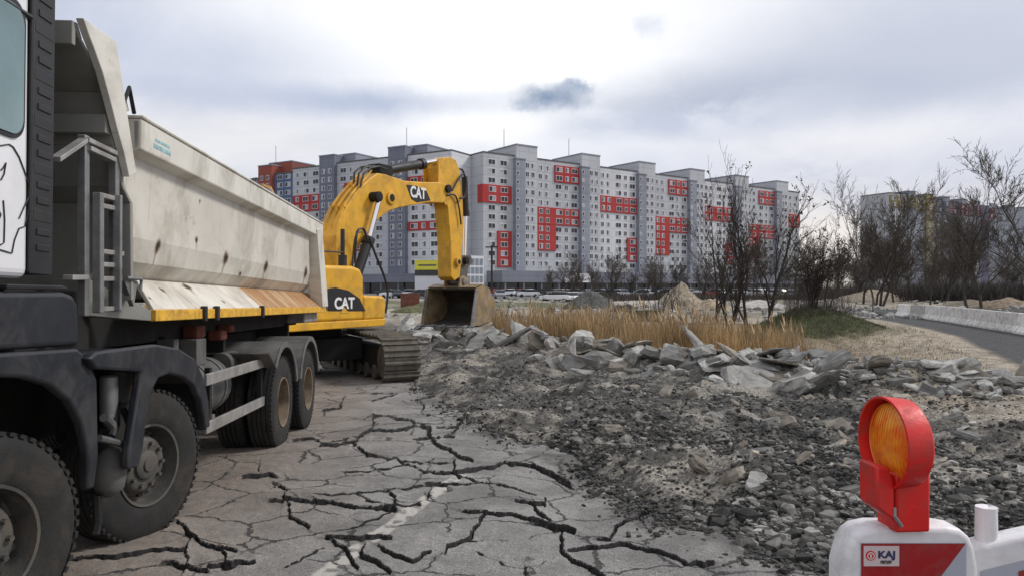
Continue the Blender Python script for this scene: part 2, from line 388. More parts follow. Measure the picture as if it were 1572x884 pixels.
me = fast_mesh('ground', V, FC, m, True)
ca = me.color_attributes.new('soil', 'FLOAT_COLOR', 'POINT'); ca.data.foreach_set('color', np.concatenate([np.clip(C, 0, 1).reshape(-1, 3), np.ones((len(V), 1))], 1).astype(np.float32).ravel())
g_o = link('ground', me); tag(g_o, kind='structure')

# ------------------------------------------------------------------ broken asphalt road
def tA(l): return [(480+x/2.729, 560+y/2.729) for x, y in l]
def tB(l): return [(820+x/2.302, 500+y/2.302) for x, y in l]
def tC(l): return [(x/2.728, 560+y/2.728) for x, y in l]
CR = [(tA(p), w/2.729) for p, w in (
 ([(455,250),(485,260),(495,310),(515,352),(570,368),(610,395),(625,408),(668,412)],18), ([(425,318),(500,312),(590,305)],13), ([(595,412),(592,465),(610,478)],12),
 ([(500,465),(590,466),(700,445),(805,425),(930,435),(1000,465),(1080,505)],8), ([(610,480),(730,498),(830,515),(930,545)],6), ([(480,508),(560,512),(610,508)],16), ([(610,508),(700,500)],4),
 ([(500,530),(480,580),(420,608),(350,612)],8), ([(0,585),(100,605),(240,618),(340,615),(440,605)],8), ([(320,622),(352,628)],26), ([(340,625),(270,655),(190,690),(120,720)],5),
 ([(60,745),(180,742),(330,738)],18), ([(80,755),(150,810),(190,870)],15), ([(215,770),(205,825),(280,850),(330,884)],18), ([(275,775),(340,805),(425,830),(490,795)],10),
 ([(550,790),(560,770),(620,750),(680,700),(715,635)],8), ([(620,745),(715,732)],5), ([(630,622),(720,632),(860,638),(940,660),(1010,685),(1100,692)],10),
 ([(930,590),(945,620),(990,660)],17), ([(850,575),(900,582),(970,590)],7), ([(975,560),(970,590)],6), ([(1045,690),(1045,800),(1146,860),(1220,900)],14),
 ([(1040,800),(990,820),(960,850),(890,862),(800,840),(730,805),(680,780)],10), ([(890,862),(890,890)],14), ([(30,355),(100,350),(170,335),(230,400),(265,405)],9), ([(40,350),(120,325),(200,305),(250,270)],6),
 ([(170,345),(190,310),(250,275),(330,275),(420,260)],7), ([(250,270),(252,215)],9), ([(230,215),(310,208),(460,245)],5), ([(580,285),(610,255),(640,215),(690,205)],7), ([(520,260),(610,258)],6),
 ([(265,405),(350,410),(470,460),(520,468)],5), ([(380,435),(200,465),(120,460)],3), ([(370,415),(480,425),(590,418)],4), ([(40,190),(110,178),(130,130)],6), ([(455,160),(466,182)],14), ([(430,150),(540,130)],6),
 ([(240,125),(330,120)],4), ([(250,155),(350,130)],4), ([(310,540),(350,575),(345,605)],8), ([(0,565),(180,560),(310,540),(400,530),(480,515)],4), ([(180,565),(330,610)],4), ([(580,165),(690,168)],5))]
CR += [(tB(p), w/2.302) for p, w in (([(0,505),(60,530),(130,568)],6), ([(225,755),(265,765),(290,715),(340,680),(405,655)],6), ([(120,805),(320,782),(400,805),(480,825),(550,858),(640,850)],10), ([(550,858),(400,890)],6), ([(0,700),(60,712),(145,722)],8))]
CR += [(tC(p), w/2.728) for p, w in (([(1010,487),(1150,480)],16), ([(1085,410),(1090,470)],5), ([(1145,505),(1200,550),(1185,590)],8), ([(1130,592),(1210,585),(1300,590)],11), ([(1200,590),(1210,650),(1300,705)],8), ([(1300,590),(1364,600)],6),
 ([(740,670),(800,740),(775,800),(785,860),(760,900)],10), ([(800,740),(870,780),(990,810)],9), ([(930,800),(940,870),(1070,845)],13), ([(200,880),(290,850),(480,840),(640,805),(780,795)],7), ([(700,855),(870,884)],8), ([(870,870),(960,860)],10), ([(1200,865),(1364,780)],4), ([(1230,330),(1310,320)],12), ([(1310,320),(1364,360)],5))]
ax = np.arange(-7.5, 2.9, .0125); ay = [3.2]
while ay[-1] < 19: ay.append(ay[-1]+max(.014, .00062*ay[-1]**2))
ay = np.array(ay); AX, AY = np.meshgrid(ax, ay)
bz = base_plane(AY)
U = 786+AX/AY*F; Vv = 442+(CZ-bz)/AY*F                      # survey coordinates the crack lines were measured in
wx = (fbm(AX*9, AY*9, 4)-.5)*8; wy = (fbm(AX*9+40, AY*9, 4)-.5)*6
crack = np.zeros_like(AX); dark = np.zeros_like(AX); dlo = np.zeros_like(AX)
def jag(pts, k):
    r_ = random.Random(k); out = [pts[0]]
    for (a0, b0), (a1, b1) in zip(pts[:-1], pts[1:]):
        n_ = max(1, int(math.hypot(a1-a0, b1-b0)/9))
        for i in range(1, n_+1): f_ = i/n_; out.append((a0+(a1-a0)*f_+r_.uniform(-2.4, 2.4), b0+(b1-b0)*f_+r_.uniform(-1.6, 1.6)))
    return out
for k, (pts, wd) in enumerate(CR):
    u0 = min(p[0] for p in pts)-20; u1 = max(p[0] for p in pts)+20; v0 = min(p[1] for p in pts)-20; v1 = max(p[1] for p in pts)+20
    msk = (U > u0) & (U < u1) & (Vv > v0) & (Vv < v1)
    if not msk.any(): continue
    uu = U[msk]+wx[msk]; vv = Vv[msk]+wy[msk]; D, S = pdist(uu, vv, jag(pts, k))
    lw = wd*.42*(.12+1.1*fbm(uu*.09+k, vv*.09, 3))
    eu = np.minimum(np.hypot(uu-pts[0][0], vv-pts[0][1]), np.hypot(uu-pts[-1][0], vv-pts[-1][1])); lw = lw*np.clip(eu/22+.3, 0, 1)
    cm = 1-sstep(lw*.5, lw+.7, D); crack[msk] = np.maximum(crack[msk], cm); dark[msk] = np.maximum(dark[msk], 1-sstep(lw+.3, lw+2.1, D))
    lift = np.exp(-D/10)*.018*np.where(S > 0, 1, -.2)*(wd > 2.5); dlo[msk] += lift
de, se = pdist(AX+(fbm(AX*3, AY*3, 4)-.5)*.5, AY+(fbm(AX*3+9, AY*3, 4)-.5)*.4, EDGE); s = -de*se      # >0 inside
inside = s > 0
debris = (1-sstep(.0, .6, s))*sstep(.5, .62, fbm(AX*4, AY*4, 4))
slab = (fbm(AX*.6, AY*.6, 2)-.5)*.10
AZ = bz+.02+slab*(1-sstep(.0, .2, crack)*0)+np.clip(dlo, -.02, .035)+(fbm(AX*18, AY*18, 3)-.5)*.012
AZ = AZ-crack*.035
AZ = AZ+.05*np.exp(-(np.hypot(AX-1.35, AY-5.15)/.5)**2)
AZ = np.where(s < .02, bz-.16, AZ)
brown = np.clip((1-sstep(-2.7, -1.0, AX-(AY-6)*-.08))*.9*sstep(.3, .6, fbm(AX*.8, AY*.5, 4)+.12), 0, 1)
lp0, lp1 = un(470, 905, .03), un(705, 735, -.05)
dl, _ = pdist(AX, AY, [lp0, lp1]); line = (1-sstep(.055, .075, dl+(fbm(AX*20, AY*20, 2)-.5)*.02))*sstep(.38, .5, fbm(AX*14+3, AY*14, 4)+.03)
nx = len(ax); ny = len(ay); ii = (np.arange(ny-1)[:, None]*nx+np.arange(nx-1)[None]).ravel()
keep = (s > -.05).ravel(); FC = np.stack([ii, ii+1, ii+nx+1, ii+nx], -1); FC = FC[keep[FC].all(1)]
used = np.zeros(nx*ny, bool); used[FC.ravel()] = True; idx = np.cumsum(used)-1
V = np.stack([AX, AY, AZ], -1).reshape(-1, 3)[used]; FC = idx[FC]
m = bpy.data.materials.new('worn_asphalt'); t, n, l, b = nodes(m)
def att(nm): a = n.new('ShaderNodeAttribute'); a.attribute_name = nm; return a.outputs['Fac']
pos = n.new('ShaderNodeNewGeometry').outputs['Position']
g1 = tnoise(t, pos, 85, 4, .7); g2 = tnoise(t, pos, 1.3, 6, .6); g3 = tnoise(t, pos, 7, 6, .65)
cc = tmix(t, tmr(t, g2.outputs[0], .35, .65), (.165, .158, .148, 1), (.265, .255, .238, 1))
cc = tmix(t, 1., cc, tmix(t, tmr(t, g1.outputs[0], .3, .72), (.50, .50, .51, 1), (1.5, 1.49, 1.46, 1)), 'MULTIPLY')
cc = tmix(t, tmath(t, 'MULTIPLY', tmr(t, g3.outputs[0], .52, .7), .45), cc, (.09, .085, .08, 1))
cc = tmix(t, tmath(t, 'MULTIPLY', att('brown'), .5), cc, tmix(t, tmr(t, g3.outputs[0], .35, .65), (.13, .085, .055, 1), (.27, .19, .13, 1)))
cc = tmix(t, tmath(t, 'MULTIPLY', att('line'), .75), cc, (.50, .47, .42, 1))
vor = n.new('ShaderNodeTexVoronoi'); vor.feature = 'DISTANCE_TO_EDGE'; vor.inputs['Scale'].default_value = 1.45
wv = n.new('ShaderNodeVectorMath'); wv.operation = 'MULTIPLY_ADD'; l.new(tnoise(t, pos, 2.5, 5, .7).outputs[1], wv.inputs[0]); wv.inputs[1].default_value = (.30, .30, .0); l.new(pos, wv.inputs[2]); l.new(wv.outputs[0], vor.inputs['Vector'])
hair = tmath(t, 'MULTIPLY', tmr(t, vor.outputs['Distance'], .022, .008), tmr(t, tnoise(t, pos, 1.1, 4, .6).outputs[0], .40, .50))
cc = tmix(t, tmath(t, 'MULTIPLY', hair, .9), cc, (.03, .028, .026, 1))
cc = tmix(t, tmr(t, att('crack'), .25, .75), cc, (.016, .014, .013, 1))
cc = tmix(t, tmath(t, 'MULTIPLY', att('debris'), .75), cc, (.06, .056, .05, 1))
l.new(cc, b.inputs['Base Color']); b.inputs['Roughness'].default_value = .9
bp = n.new('ShaderNodeBump'); bp.inputs['Strength'].default_value = .55; bp.inputs['Distance'].default_value = .012
l.new(g1.outputs[0], bp.inputs['Height']); bp2 = n.new('ShaderNodeBump'); bp2.inputs['Strength'].default_value = .8; bp2.inputs['Distance'].default_value = .02; bp2.invert = True
l.new(hair, bp2.inputs['Height']); l.new(bp.outputs[0], bp2.inputs['Normal']); l.new(bp2.outputs[0], b.inputs['Normal'])
me = fast_mesh('road', V, FC, m, False)
for nm, A in (('crack', dark), ('brown', brown), ('line', line), ('debris', debris)):
    a = me.attributes.new(nm, 'FLOAT', 'POINT'); a.data.foreach_set('value', np.clip(A, 0, 1).ravel()[used].astype(np.float32))
tag(link('road', me), kind='structure')
# ------------------------------------------------------------------ loose stones (uncountable) and broken slabs (things)
def ico_dirs():
    bm = bmesh.new(); bmesh.ops.create_icosphere(bm, subdivisions=1, radius=1); v = np.array([tuple(x.co) for x in bm.verts]); f = np.array([[x.index for x in q.verts] for q in bm.faces]); bm.free(); return v, f
ICV, ICF = ico_dirs()
def scatter(name, n, region, size, matl, label, cat, sink=.3, seed=1, mx=4):
    r = np.random.default_rng(seed); P = region(r, n); k = len(P)
    s = np.clip(r.lognormal(math.log(size), .5, k), size*.35, size*mx)
    ang = r.random(k)*6.283; ca, sa = np.cos(ang), np.sin(ang)
    sc = np.stack([s*r.uniform(.8, 1.5, k), s*r.uniform(.6, 1.1, k), s*r.uniform(.4, .9, k)], -1)
    jit = 1+(r.random((k, len(ICV)))-.5)*.75
    v = ICV[None]*jit[..., None]; v = np.sign(v)*np.abs(v)**.8*sc[:, None]
    tl_ = (r.random(k)-.5)*1.2; v = np.stack([v[..., 0], v[..., 1], v[..., 2]+v[..., 0]*tl_[:, None]*.6], -1)
    x = v[..., 0]*ca[:, None]-v[..., 1]*sa[:, None]; y = v[..., 0]*sa[:, None]+v[..., 1]*ca[:, None]
    z0 = gz(P[:, 0], P[:, 1])+s*sink
    V = np.stack([x+P[:, 0][:, None], y+P[:, 1][:, None], v[..., 2]+z0[:, None]], -1).reshape(-1, 3)
    Fc = (ICF[None]+(np.arange(k)*len(ICV))[:, None, None]).reshape(-1, 3)
    o = link(name, fast_mesh(name, V, Fc, matl)); tag(o, label, cat, kind='stuff'); return o
def reg_dirt(d0, d1, smin=.05, smax=30, thr=0., ridge=False):
    def fn(r, n):
        n2 = n*6; q = r.random(n2); Y = 1/(1/d0+(1/d1-1/d0)*q); X = (r.random(n2)*1.9-.95)*Y*.78
        de, se = pdist(X, Y, EDGE); s = de*se; ok = (s > smin) & (s < smax)
        dr, sr = pdist(X, Y, RIDGE); ok &= (sr >= 0) | (dr < 1.2)
        if ridge: ok &= dr < 1.6
        else: ok &= r.random(n2) < 1-.82*sstep(.45, .58, fbm(X*.7, Y*.7, 5))
        if thr: ok &= fbm(X*1.3+2, Y*1.3, 4) > thr
        P = np.stack([X[ok], Y[ok]], -1)[:n]; return P
    return fn
scatter('gravel', 26000, reg_dirt(3.6, 24, .0), .0125, MT['stoneA'], 'dark crushed asphalt crumbs strewn over the torn up strip', 'gravel', seed=1)
scatter('gravel', 14000, reg_dirt(3.6, 26, .02), .0135, MT['stoneB'], 'mid grey crushed stone lying between the darker crumbs', 'gravel', seed=2)
scatter('gravel', 3200, reg_dirt(3.6, 28, .02, thr=.45), .017, MT['stoneC'], 'pale pebbles dotted over the torn up ground', 'gravel', seed=3)
scatter('rubble', 700, reg_dirt(4.2, 26, .2, thr=.47), .036, MT['stoneB'], 'fist sized grey lumps lying across the torn up ground', 'rubble', sink=.1, seed=4, mx=2.3)
scatter('rubble', 450, reg_dirt(4.4, 26, .2, thr=.5), .04, MT['stoneA'], 'fist sized dark asphalt lumps across the torn up ground', 'rubble', sink=.1, seed=5, mx=2.3)
scatter('rubble', 1500, reg_dirt(9, 34, .3, ridge=True), .075, MT['concrete'], 'small pale concrete rubble along the heap of broken slabs', 'rubble', sink=.2, seed=6)
def reg_edge(r, n):
    n2 = n*8; q = r.random(n2); Y = 1/(1/3.8+(1/15-1/3.8)*q); X = np.interp(Y, [p[1] for p in EDGE], [p[0] for p in EDGE])-np.abs(r.normal(0, .22, n2))
    return np.stack([X, Y], -1)[:n]
def reg_mid(r, n):
    Y = 45*(130/45)**r.random(n); X = (r.random(n)*2-1)*Y*.72; return np.stack([X, Y], -1)
scatter('rubble', 1500, reg_mid, .16, MT['concrete'], 'pale lumps scattered over the far building site', 'rubble', seed=8)
def on_road(r, n):
    P = reg_edge(r, n); return P
_g = gz
gz_keep = gz
def gz(X, Y, fine=True):            # crumbs spilled on the asphalt sit on its surface
    z = gz_keep(X, Y, fine); de, se = pdist(np.asarray(X, float), np.asarray(Y, float), EDGE)
    return np.where((de*se < 0) & (np.asarray(Y) < 19), base_plane(Y)+.02, z)
scatter('gravel', 2600, reg_edge, .011, MT['stoneA'], 'dark crumbs spilled over the broken asphalt edge', 'gravel', seed=7)

def chunk_mesh(seed, kind):
    r = random.Random(seed); bm = bmesh.new(); n = r.randint(5, 7)
    if kind == 'slab': a, bq, h = .5, .36, .11
    elif kind == 'thick': a, bq, h = .42, .32, .26
    else: a, bq, h = .34, .30, .34
    ang = sorted(r.uniform(0, 6.283*.12)+i*6.283/n for i in range(n))
    ring = [(a*math.cos(t)*r.uniform(.75, 1.2), bq*math.sin(t)*r.uniform(.75, 1.2)) for t in ang]
    lo = [bm.verts.new((x*r.uniform(.85, 1.05), y*r.uniform(.85, 1.05), -h/2+r.uniform(-.02, .02))) for x, y in ring]
    md = [bm.verts.new((x*r.uniform(.98, 1.14), y*r.uniform(.98, 1.14), r.uniform(-.03, .03))) for x, y in ring]
    hi = [bm.verts.new((x*r.uniform(.8, 1.0), y*r.uniform(.8, 1.0), h/2+(r.uniform(-.015, .015) if kind == 'slab' else r.uniform(-.08, .06)))) for x, y in ring]
    for i in range(n):
        j = (i+1) % n; bm.faces.new((lo[i], lo[j], md[j], md[i])); bm.faces.new((md[i], md[j], hi[j], hi[i]))
    bm.faces.new(hi); bm.faces.new(lo[::-1]); bmesh.ops.triangulate(bm, faces=bm.faces[:])
    bmesh.ops.subdivide_edges(bm, edges=bm.edges[:], cuts=2, use_grid_fill=True)
    for v in bm.verts:
        p = v.co; k = .018
        v.co = p+Vector((math.sin(p.y*23+seed)*k, math.sin(p.z*29+p.x*17+seed)*k, math.sin(p.x*19+p.y*13+seed)*k*.7))+Vector((r.uniform(-1, 1), r.uniform(-1, 1), r.uniform(-1, 1)))*.010
    bmesh.ops.recalc_face_normals(bm, faces=bm.faces[:])
    me = bpy.data.meshes.new('concrete_chunk'); bm.to_mesh(me); bm.free(); return me
CH = {}
for k in ('slab', 'thick', 'lump'):
    for mn in ('concrete', 'concrete2'):
        for s in range(4):
            me = chunk_mesh(s*7+len(k)+(3 if mn == 'concrete' else 0), k); me.materials.append(MT[mn]); CH.setdefault((k, mn), []).append(me)
rc = random.Random(11)
def chunk(X, Y, sx, sy, sz, kind='lump', mn='concrete', rot=None, label=None, dz=0, group=None, name='concrete_chunk'):
    o = bpy.data.objects.new(name, rc.choice(CH[(kind, mn)])); col.objects.link(o)
    o.scale = (sx, sy, sz); o.rotation_euler = rot or (R(rc.gauss(0, 24)), R(rc.gauss(0, 24)), rc.uniform(0, 6.28))
    o.location = (X, Y, float(gz(X, Y, False))+.10*sz+dz); tag(o, label, 'concrete chunk', group); return o
# single pieces that stand out, placed where the photo has them: (px, py of their middle, ground height, size, kind, material, rotation, label)
def site(px, py, Y): return (px-786)/F*Y, Y, CZ-(py-442)/F*Y
BIG = [
 (895, 537, 19.6, (2.1, 1.1, .9), 'slab', 'concrete2', (12, -8, 5), 'brown slab lying tilted on top of the rubble heap left of the reeds'),
 (931, 553, 18.6, (1.5, 1.2, 1.3), 'thick', 'concrete', (10, 4, 20), 'thick pale block in the middle of the rubble heap under the brown slab'),
 (862, 562, 19.0, (.85, 1.0, 2.4), 'slab', 'concrete', (72, 10, 10), 'upright pale slab at the left end of the block heap'),
 (882, 560, 18.6, (.75, 1.0, 2.2), 'slab', 'concrete', (66, -25, -12), 'leaning pale slab right beside the upright slab'),
 (902, 578, 18.0, (1.45, .8, .9), 'thick', 'concrete', (4, 3, 5), 'long flat white block at the foot of the heap'),
 (950, 537, 19.0, (.9, .9, 1.1), 'lump', 'concrete', (20, 35, 30), 'pale pointed block crowning the heap right of the brown slab'),
 (968, 556, 18.4, (1.1, .8, 1.2), 'lump', 'concrete', (30, 10, 70), 'rough pale block with a pointed top right of the thick block'),
 (948, 573, 17.9, (.9, .8, .8), 'lump', 'concrete2', (15, -20, 10), 'small brown block in the shade below the heap'),
 (998, 583, 17.2, (1.2, .6, .5), 'slab', 'concrete', (18, -14, -20), 'thin bright slab sloping down right of the heap'),
 (1012, 545, 19.2, (1.3, 1.0, 1.0), 'thick', 'concrete', (8, 12, 30), 'flat block behind the sloping slab by the reeds'),
 (1035, 560, 18.5, (1.2, .9, 1.2), 'slab', 'concrete', (30, 20, 50), 'tilted slab between the heap and the wide slab'),
 (1150, 592, 15.6, (1.9, 1.5, 1.6), 'slab', 'concrete', (28, 6, 12), 'wide grey slab tipped up towards the road'),
 (1186, 583, 16.0, (1.3, 1.2, 1.2), 'slab', 'concrete2', (18, 10, -15), 'darker slab leaning behind the wide tipped slab'),
 (1102, 598, 15.6, (.9, .7, .8), 'lump', 'concrete', (10, 10, 40), 'round pale block left of the wide tipped slab'),
 (1268, 562, 17.5, (.85, .75, 1.1), 'lump', 'concrete', (25, 40, 10), 'pointed block with a white edge on the ridge below the green mound'),
 (1330, 578, 16.2, (2.0, 1.0, .8), 'slab', 'concrete', (6, 4, 8), 'long low slab on the ridge behind the warning lamp'),
 (1440, 600, 14.6, (1.6, .9, 1.2), 'thick', 'concrete', (14, -18, -25), 'thick slab sliding down the ridge right above the warning lamp'),
 (1520, 607, 14.0, (2.1, .75, .95), 'thick', 'concrete', (4, 2, 3), 'long block lying along the ridge near the right edge'),
 (1556, 640, 11.8, (1.2, 1.1, .7), 'slab', 'concrete2', (5, -6, 10), 'brown slab jutting over a dark hollow at the right edge'),
 (1432, 616, 13.6, (.85, .8, .9), 'lump', 'concrete', (12, 18, 60), 'grey boulder just right of the top of the warning lamp'),
 (903, 618, 12.9, (.55, .45, .55), 'lump', 'concrete', (10, 20, 10), 'lone pale lump in the dark rubble below the heap'),
 (735, 530, 25.0, (1.3, .9, 1.2), 'lump', 'concrete', (10, 30, 15), 'white boulder below the right side of the digger bucket'),
 (700, 520, 27.0, (1.6, 1.0, 1.5), 'lump', 'concrete2', (10, 12, 20), 'brown boulder under the digger bucket'),
 (668, 512, 28.0, (2.0, 1.0, .8), 'slab', 'concrete', (14, 5, -10), 'flat slab under the left side of the digger bucket'),
 (645, 505, 27.0, (1.4, 1.0, 1.0), 'lump', 'concrete', (10, -10, 25), 'grey boulder between the tracks and the digger bucket'),
 (1165, 705, 7.2, (.42, .3, .3), 'lump', 'concrete2', (5, 5, 10), 'small brown stone in the middle of the crushed strip'),
 (1139, 832, 5.15, (.17, .15, .28), 'lump', 'concrete', (5, 5, 30), 'round grey stone beside the corner of the lifted asphalt'),
 (1070, 790, 5.7, (.15, .12, .2), 'lump', 'concrete2', (5, 5, 60), 'small flat stone near the edge of the lifted asphalt'),
 (1205, 800, 5.4, (.16, .14, .2), 'lump', 'concrete', (5, 5, 90), 'angular grey stone half way between asphalt and warning board'),
 (783, 689, 8.6, (.15, .12, .25), 'lump', 'concrete', (5, 15, 60), 'pale stone next to the broken asphalt edge'),
 (690, 740, 6.65, (.11, .07, .12), 'lump', 'concrete', (5, 15, 20), 'loose white chip lying on the road marking'),
]
for px, py, Yd, s, kd, mn, ro, lb in BIG:
    x, y, z = site(px, py, Yd)
    o = chunk(x, y, *s, kd, mn, tuple(R(a) for a in ro), lb, name='concrete_chunk')
    g0 = float(gz(x, y)); lim = g0+.35*max(s)*.6
    o.location.z = min(max(z, g0-.02), lim)
for i in range(80):
    y = 1/(1/6.5+(1/15-1/6.5)*rc.random()); x = rc.uniform(.12, .70)*y; de, se = pdist(np.array(x), np.array(y), EDGE)
    if float(de*se) < .8: continue
    s = rc.uniform(.14, .42); kd = rc.choice(['slab', 'thick', 'lump']); mn = rc.choice(['concrete', 'concrete2', 'concrete2'])
    lb = '%s%s %s in the crushed strip %s, %s' % ('small ' if s < .25 else '', 'pale' if mn == 'concrete' else 'brownish', {'slab': 'flat slab', 'thick': 'thick block', 'lump': 'rough lump'}[kd], 'near the asphalt' if x/y < .3 else 'left of the warning lamp' if x/y < .46 else 'right of the warning lamp', 'far' if y > 11 else 'midway' if y > 8 else 'near')
    o = chunk(x, y, s*rc.uniform(1, 1.6), s, s, kd, mn, label=lb, group='loose concrete in the crushed strip'); o.location.z = float(gz(x, y))+.02*s
RX = [p[0] for p in RIDGE]; RY = [p[1] for p in RIDGE]
for i in range(230):
    t_ = rc.random()**.9*(len(RIDGE)-1.02); k = int(t_); f = t_-k
    x = RX[k]*(1-f)+RX[k+1]*f; y = RY[k]*(1-f)+RY[k+1]*f
    off = rc.gauss(0, .75); x -= off*.45; y += -off*.9
    if abs(x/y) > .76: continue
    s = rc.uniform(.3, 1.15)*(1.2 if y > 20 else .9)
    kd = rc.choice(['slab', 'slab', 'thick', 'lump']); mn = rc.choice(['concrete', 'concrete', 'concrete2']); pxx = 786+x/y*F
    where = ['under the digger bucket', 'between bucket and tall block heap', 'at the tall block heap before the reeds', 'below the black trees', 'between green mound and warning lamp', 'right of the warning lamp'][sum(pxx > q for q in (745, 850, 1040, 1190, 1380))]
    lb = '%s%s %s of the ridge %s' % ('small ' if s < .5 else ('mid sized ' if s < .75 else 'big '), 'pale' if mn == 'concrete' else 'brownish', {'slab': 'flat slab', 'thick': 'thick block', 'lump': 'rough lump'}[kd], where)
    chunk(x, y, s*rc.uniform(.9, 1.6), s, s*rc.uniform(.55, 1.0), kd, mn, label=lb, group='broken concrete along the ridge', dz=rc.uniform(-.03, .10))
# ------------------------------------------------------------------ the tipper truck
TKM = Matrix.Translation((-2.58, 5.36, 0)) @ Matrix.Rotation(R(4.03), 4, 'Z') @ Matrix.Rotation(R(-1.25), 4, 'X')
truck = empty('dump_truck', (-2.58, 5.36, 0), (R(-1.25), 0, R(4.03)))
tag(truck, 'white four axle tipper truck with dark blue fenders and rusty dented bed', 'truck')
TKI = TKM.inverted()
def on_plane(MI, px, py, x):
    o = MI @ Vector((0, 0, CZ)); d = MI.to_3x3() @ Vector(((px-786)/F, 1, -(py-442)/F)); t = (x-o.x)/d.x; p = o+d*t; return (p.y, p.z)
def tl(px, py, x=0.): return on_plane(TKI, px, py, x)
def poly(pts, x=0.): return [tl(a, b_, x) for a, b_ in pts]
W2 = -2.5
# paint of the bed, with the rust holes and streaks it has
def bed_mat(name, c, spots=(), rust=None):
    m = mat(name, c, .5, 0, .07, 1.5, .05, 30, dirt=(.30, .26, .20), damt=.55, dsc=1.7); t, n, l, b = nodes(m)
    base = b.inputs['Base Color'].links[0].from_socket; vec = n.new('ShaderNodeTexCoord').outputs['Object']
    dn = tnoise(t, vec, 14, 5, .6); add = n.new('ShaderNodeVectorMath'); add.operation = 'MULTIPLY_ADD'; l.new(dn.outputs[1], add.inputs[0]); add.inputs[1].default_value = (.06, .06, .06); l.new(vec, add.inputs[2])
    def ell(cy, cz, ry, rz, cc, colr, amt, soft=.35):
        s_ = n.new('ShaderNodeVectorMath'); s_.operation = 'SUBTRACT'; l.new(add.outputs[0], s_.inputs[0]); s_.inputs[1].default_value = (.03, cy+.03, cz+.03)
        q = n.new('ShaderNodeVectorMath'); q.operation = 'MULTIPLY'; l.new(s_.outputs[0], q.inputs[0]); q.inputs[1].default_value = (0, 1/ry, 1/rz)
        e = n.new('ShaderNodeVectorMath'); e.operation = 'LENGTH'; l.new(q.outputs[0], e.inputs[0])
        return tmix(t, tmr(t, e.outputs[1], 1.0, soft, 0, amt), cc, colr)
    for (cy, cz, ry, rz, dark) in spots:
        base = ell(cy, cz-rz*1.4, ry*.5, rz*2.2, base, (.20, .13, .06, 1), .6, .2)
        base = ell(cy, cz, ry*1.35, rz*1.3, base, (.22, .13, .06, 1), .75, .5)
        base = ell(cy, cz, ry, rz, base, (.02, .015, .012, 1), dark)
    if rust:
        mp = n.new('ShaderNodeMapping'); mp.inputs['Scale'].default_value = (1, 9, 1.5); l.new(vec, mp.inputs[0])
        base = tmix(t, tmr(t, tnoise(t, mp.outputs[0], 1.3, 8, .7).outputs[0], rust[0], rust[1]), base, tmix(t, tnoise(t, vec, 9, 5, .6).outputs[0], (.20, .09, .03, 1), (.50, .24, .07, 1)))
    # thin scratches / drips running down
    mp = n.new('ShaderNodeMapping'); mp.inputs['Scale'].default_value = (1, 16, 1.1); l.new(vec, mp.inputs[0])
    base = tmix(t, tmr(t, tnoise(t, mp.outputs[0], 1.7, 6, .6).outputs[0], .58, .74, 0, .45), base, (.30, .23, .14, 1))
    base = tmix(t, tmr(t, tnoise(t, vec, 3.5, 9, .75).outputs[0], .60, .68, 0, .5), base, (.20, .16, .11, 1))
    l.new(base, b.inputs['Base Color']); return m
sp = []
for px, py, rx, ry, dk in ((241, 378, 4.5, 11, .95), (298, 368, 2.5, 5, .9), (345, 396, 4, 10, .95), (407, 409, 3.2, 9, .95), (468, 418, 2.6, 9, .95), (372, 420, 2, 3, .8), (300, 309, 1.5, 2, .5), (520, 380, 2, 3, .5)):
    y0, z0 = tl(px, py, -.13); y1, z1 = tl(px+rx, py-ry, -.13); sp.append((y0, z0, y1-y0, z1-z0, dk))
BED = bed_mat('bed_cream_paint', (.66, .63, .56), sp)
BEDR = bed_mat('bed_rail_paint', (.70, .68, .61), [])
SK1 = bed_mat('skirt_pale_paint', (.70, .66, .58), [(tl(228, 457, -.1)[0], tl(228, 457, -.1)[1], .02, .012, .9), (tl(262, 445, -.1)[0], tl(262, 445, -.1)[1], .04, .02, .8), (tl(307, 440, -.1)[0], tl(307, 440, -.1)[1], .10, .025, .95), (tl(338, 462, -.1)[0], tl(338, 462, -.1)[1], .03, .02, .8)], (.66, .74))
SK2 = bed_mat('skirt_rusty_paint', (.60, .46, .28), [], (.36, .55))
HEAD = mat('headboard_paint', (.27, .27, .24), .6, 0, .08, 2, .05, 30, dirt=(.22, .20, .17), damt=.5)
Yf, Yr = -.28, tl(494, 400)[0]
# bed shell
prof = [(0, 2.93), (0, 2.735), (-.085, 2.70), (-.10, 2.45), (-.115, 2.15), (-.16, 1.98), (-.30, 1.84), (-.50, 1.72), (-.62, 1.70)]
full = prof+[(W2-x, z) for x, z in prof[::-1]]
mb = MB(); ysg = [Yf+(Yr-.12-Yf)*i/12 for i in range(13)]
mb.sheet([[(x, y, z) for x, z in full] for y in ysg]); bed = mb.build('bed', BED, truck, solid=.03)
mb = MB()
for sx in (1, -1):
    f = (lambda x: x) if sx == 1 else (lambda x: W2-x)
    x0, x1 = sorted((f(-.11), f(.022))); mb.box((x0, Yf, 2.732), (x1, Yr-.02, 2.945))
    x0, x1 = sorted((f(-.13), f(.035))); mb.box((x0, Yf, 2.947), (x1, Yr-.02, 2.972))
rail = mb.build_each('top_rail', BEDR, bed, bevel=.012)
mb = MB()       # faint lettering plate on the rail
y0, z0 = tl(236, 224, .023); y1, z1 = tl(262, 243, .023)
mb.box((.0225, y0, z1+.015), (.0245, y1, z1+.045)); mb.box((.0225, y0+.03, z1+.065), (.0245, y1-.02, z1+.085))
mb.build('faded_sticker', mat('faded_cyan', (.30, .50, .52), .6, 0, .3, 20, 0), bed)
mb = MB()       # rear frame and tailgate
mb.prism(poly([(486, 352), (494, 350), (503, 470), (495, 472)], .03), -.16, .04)
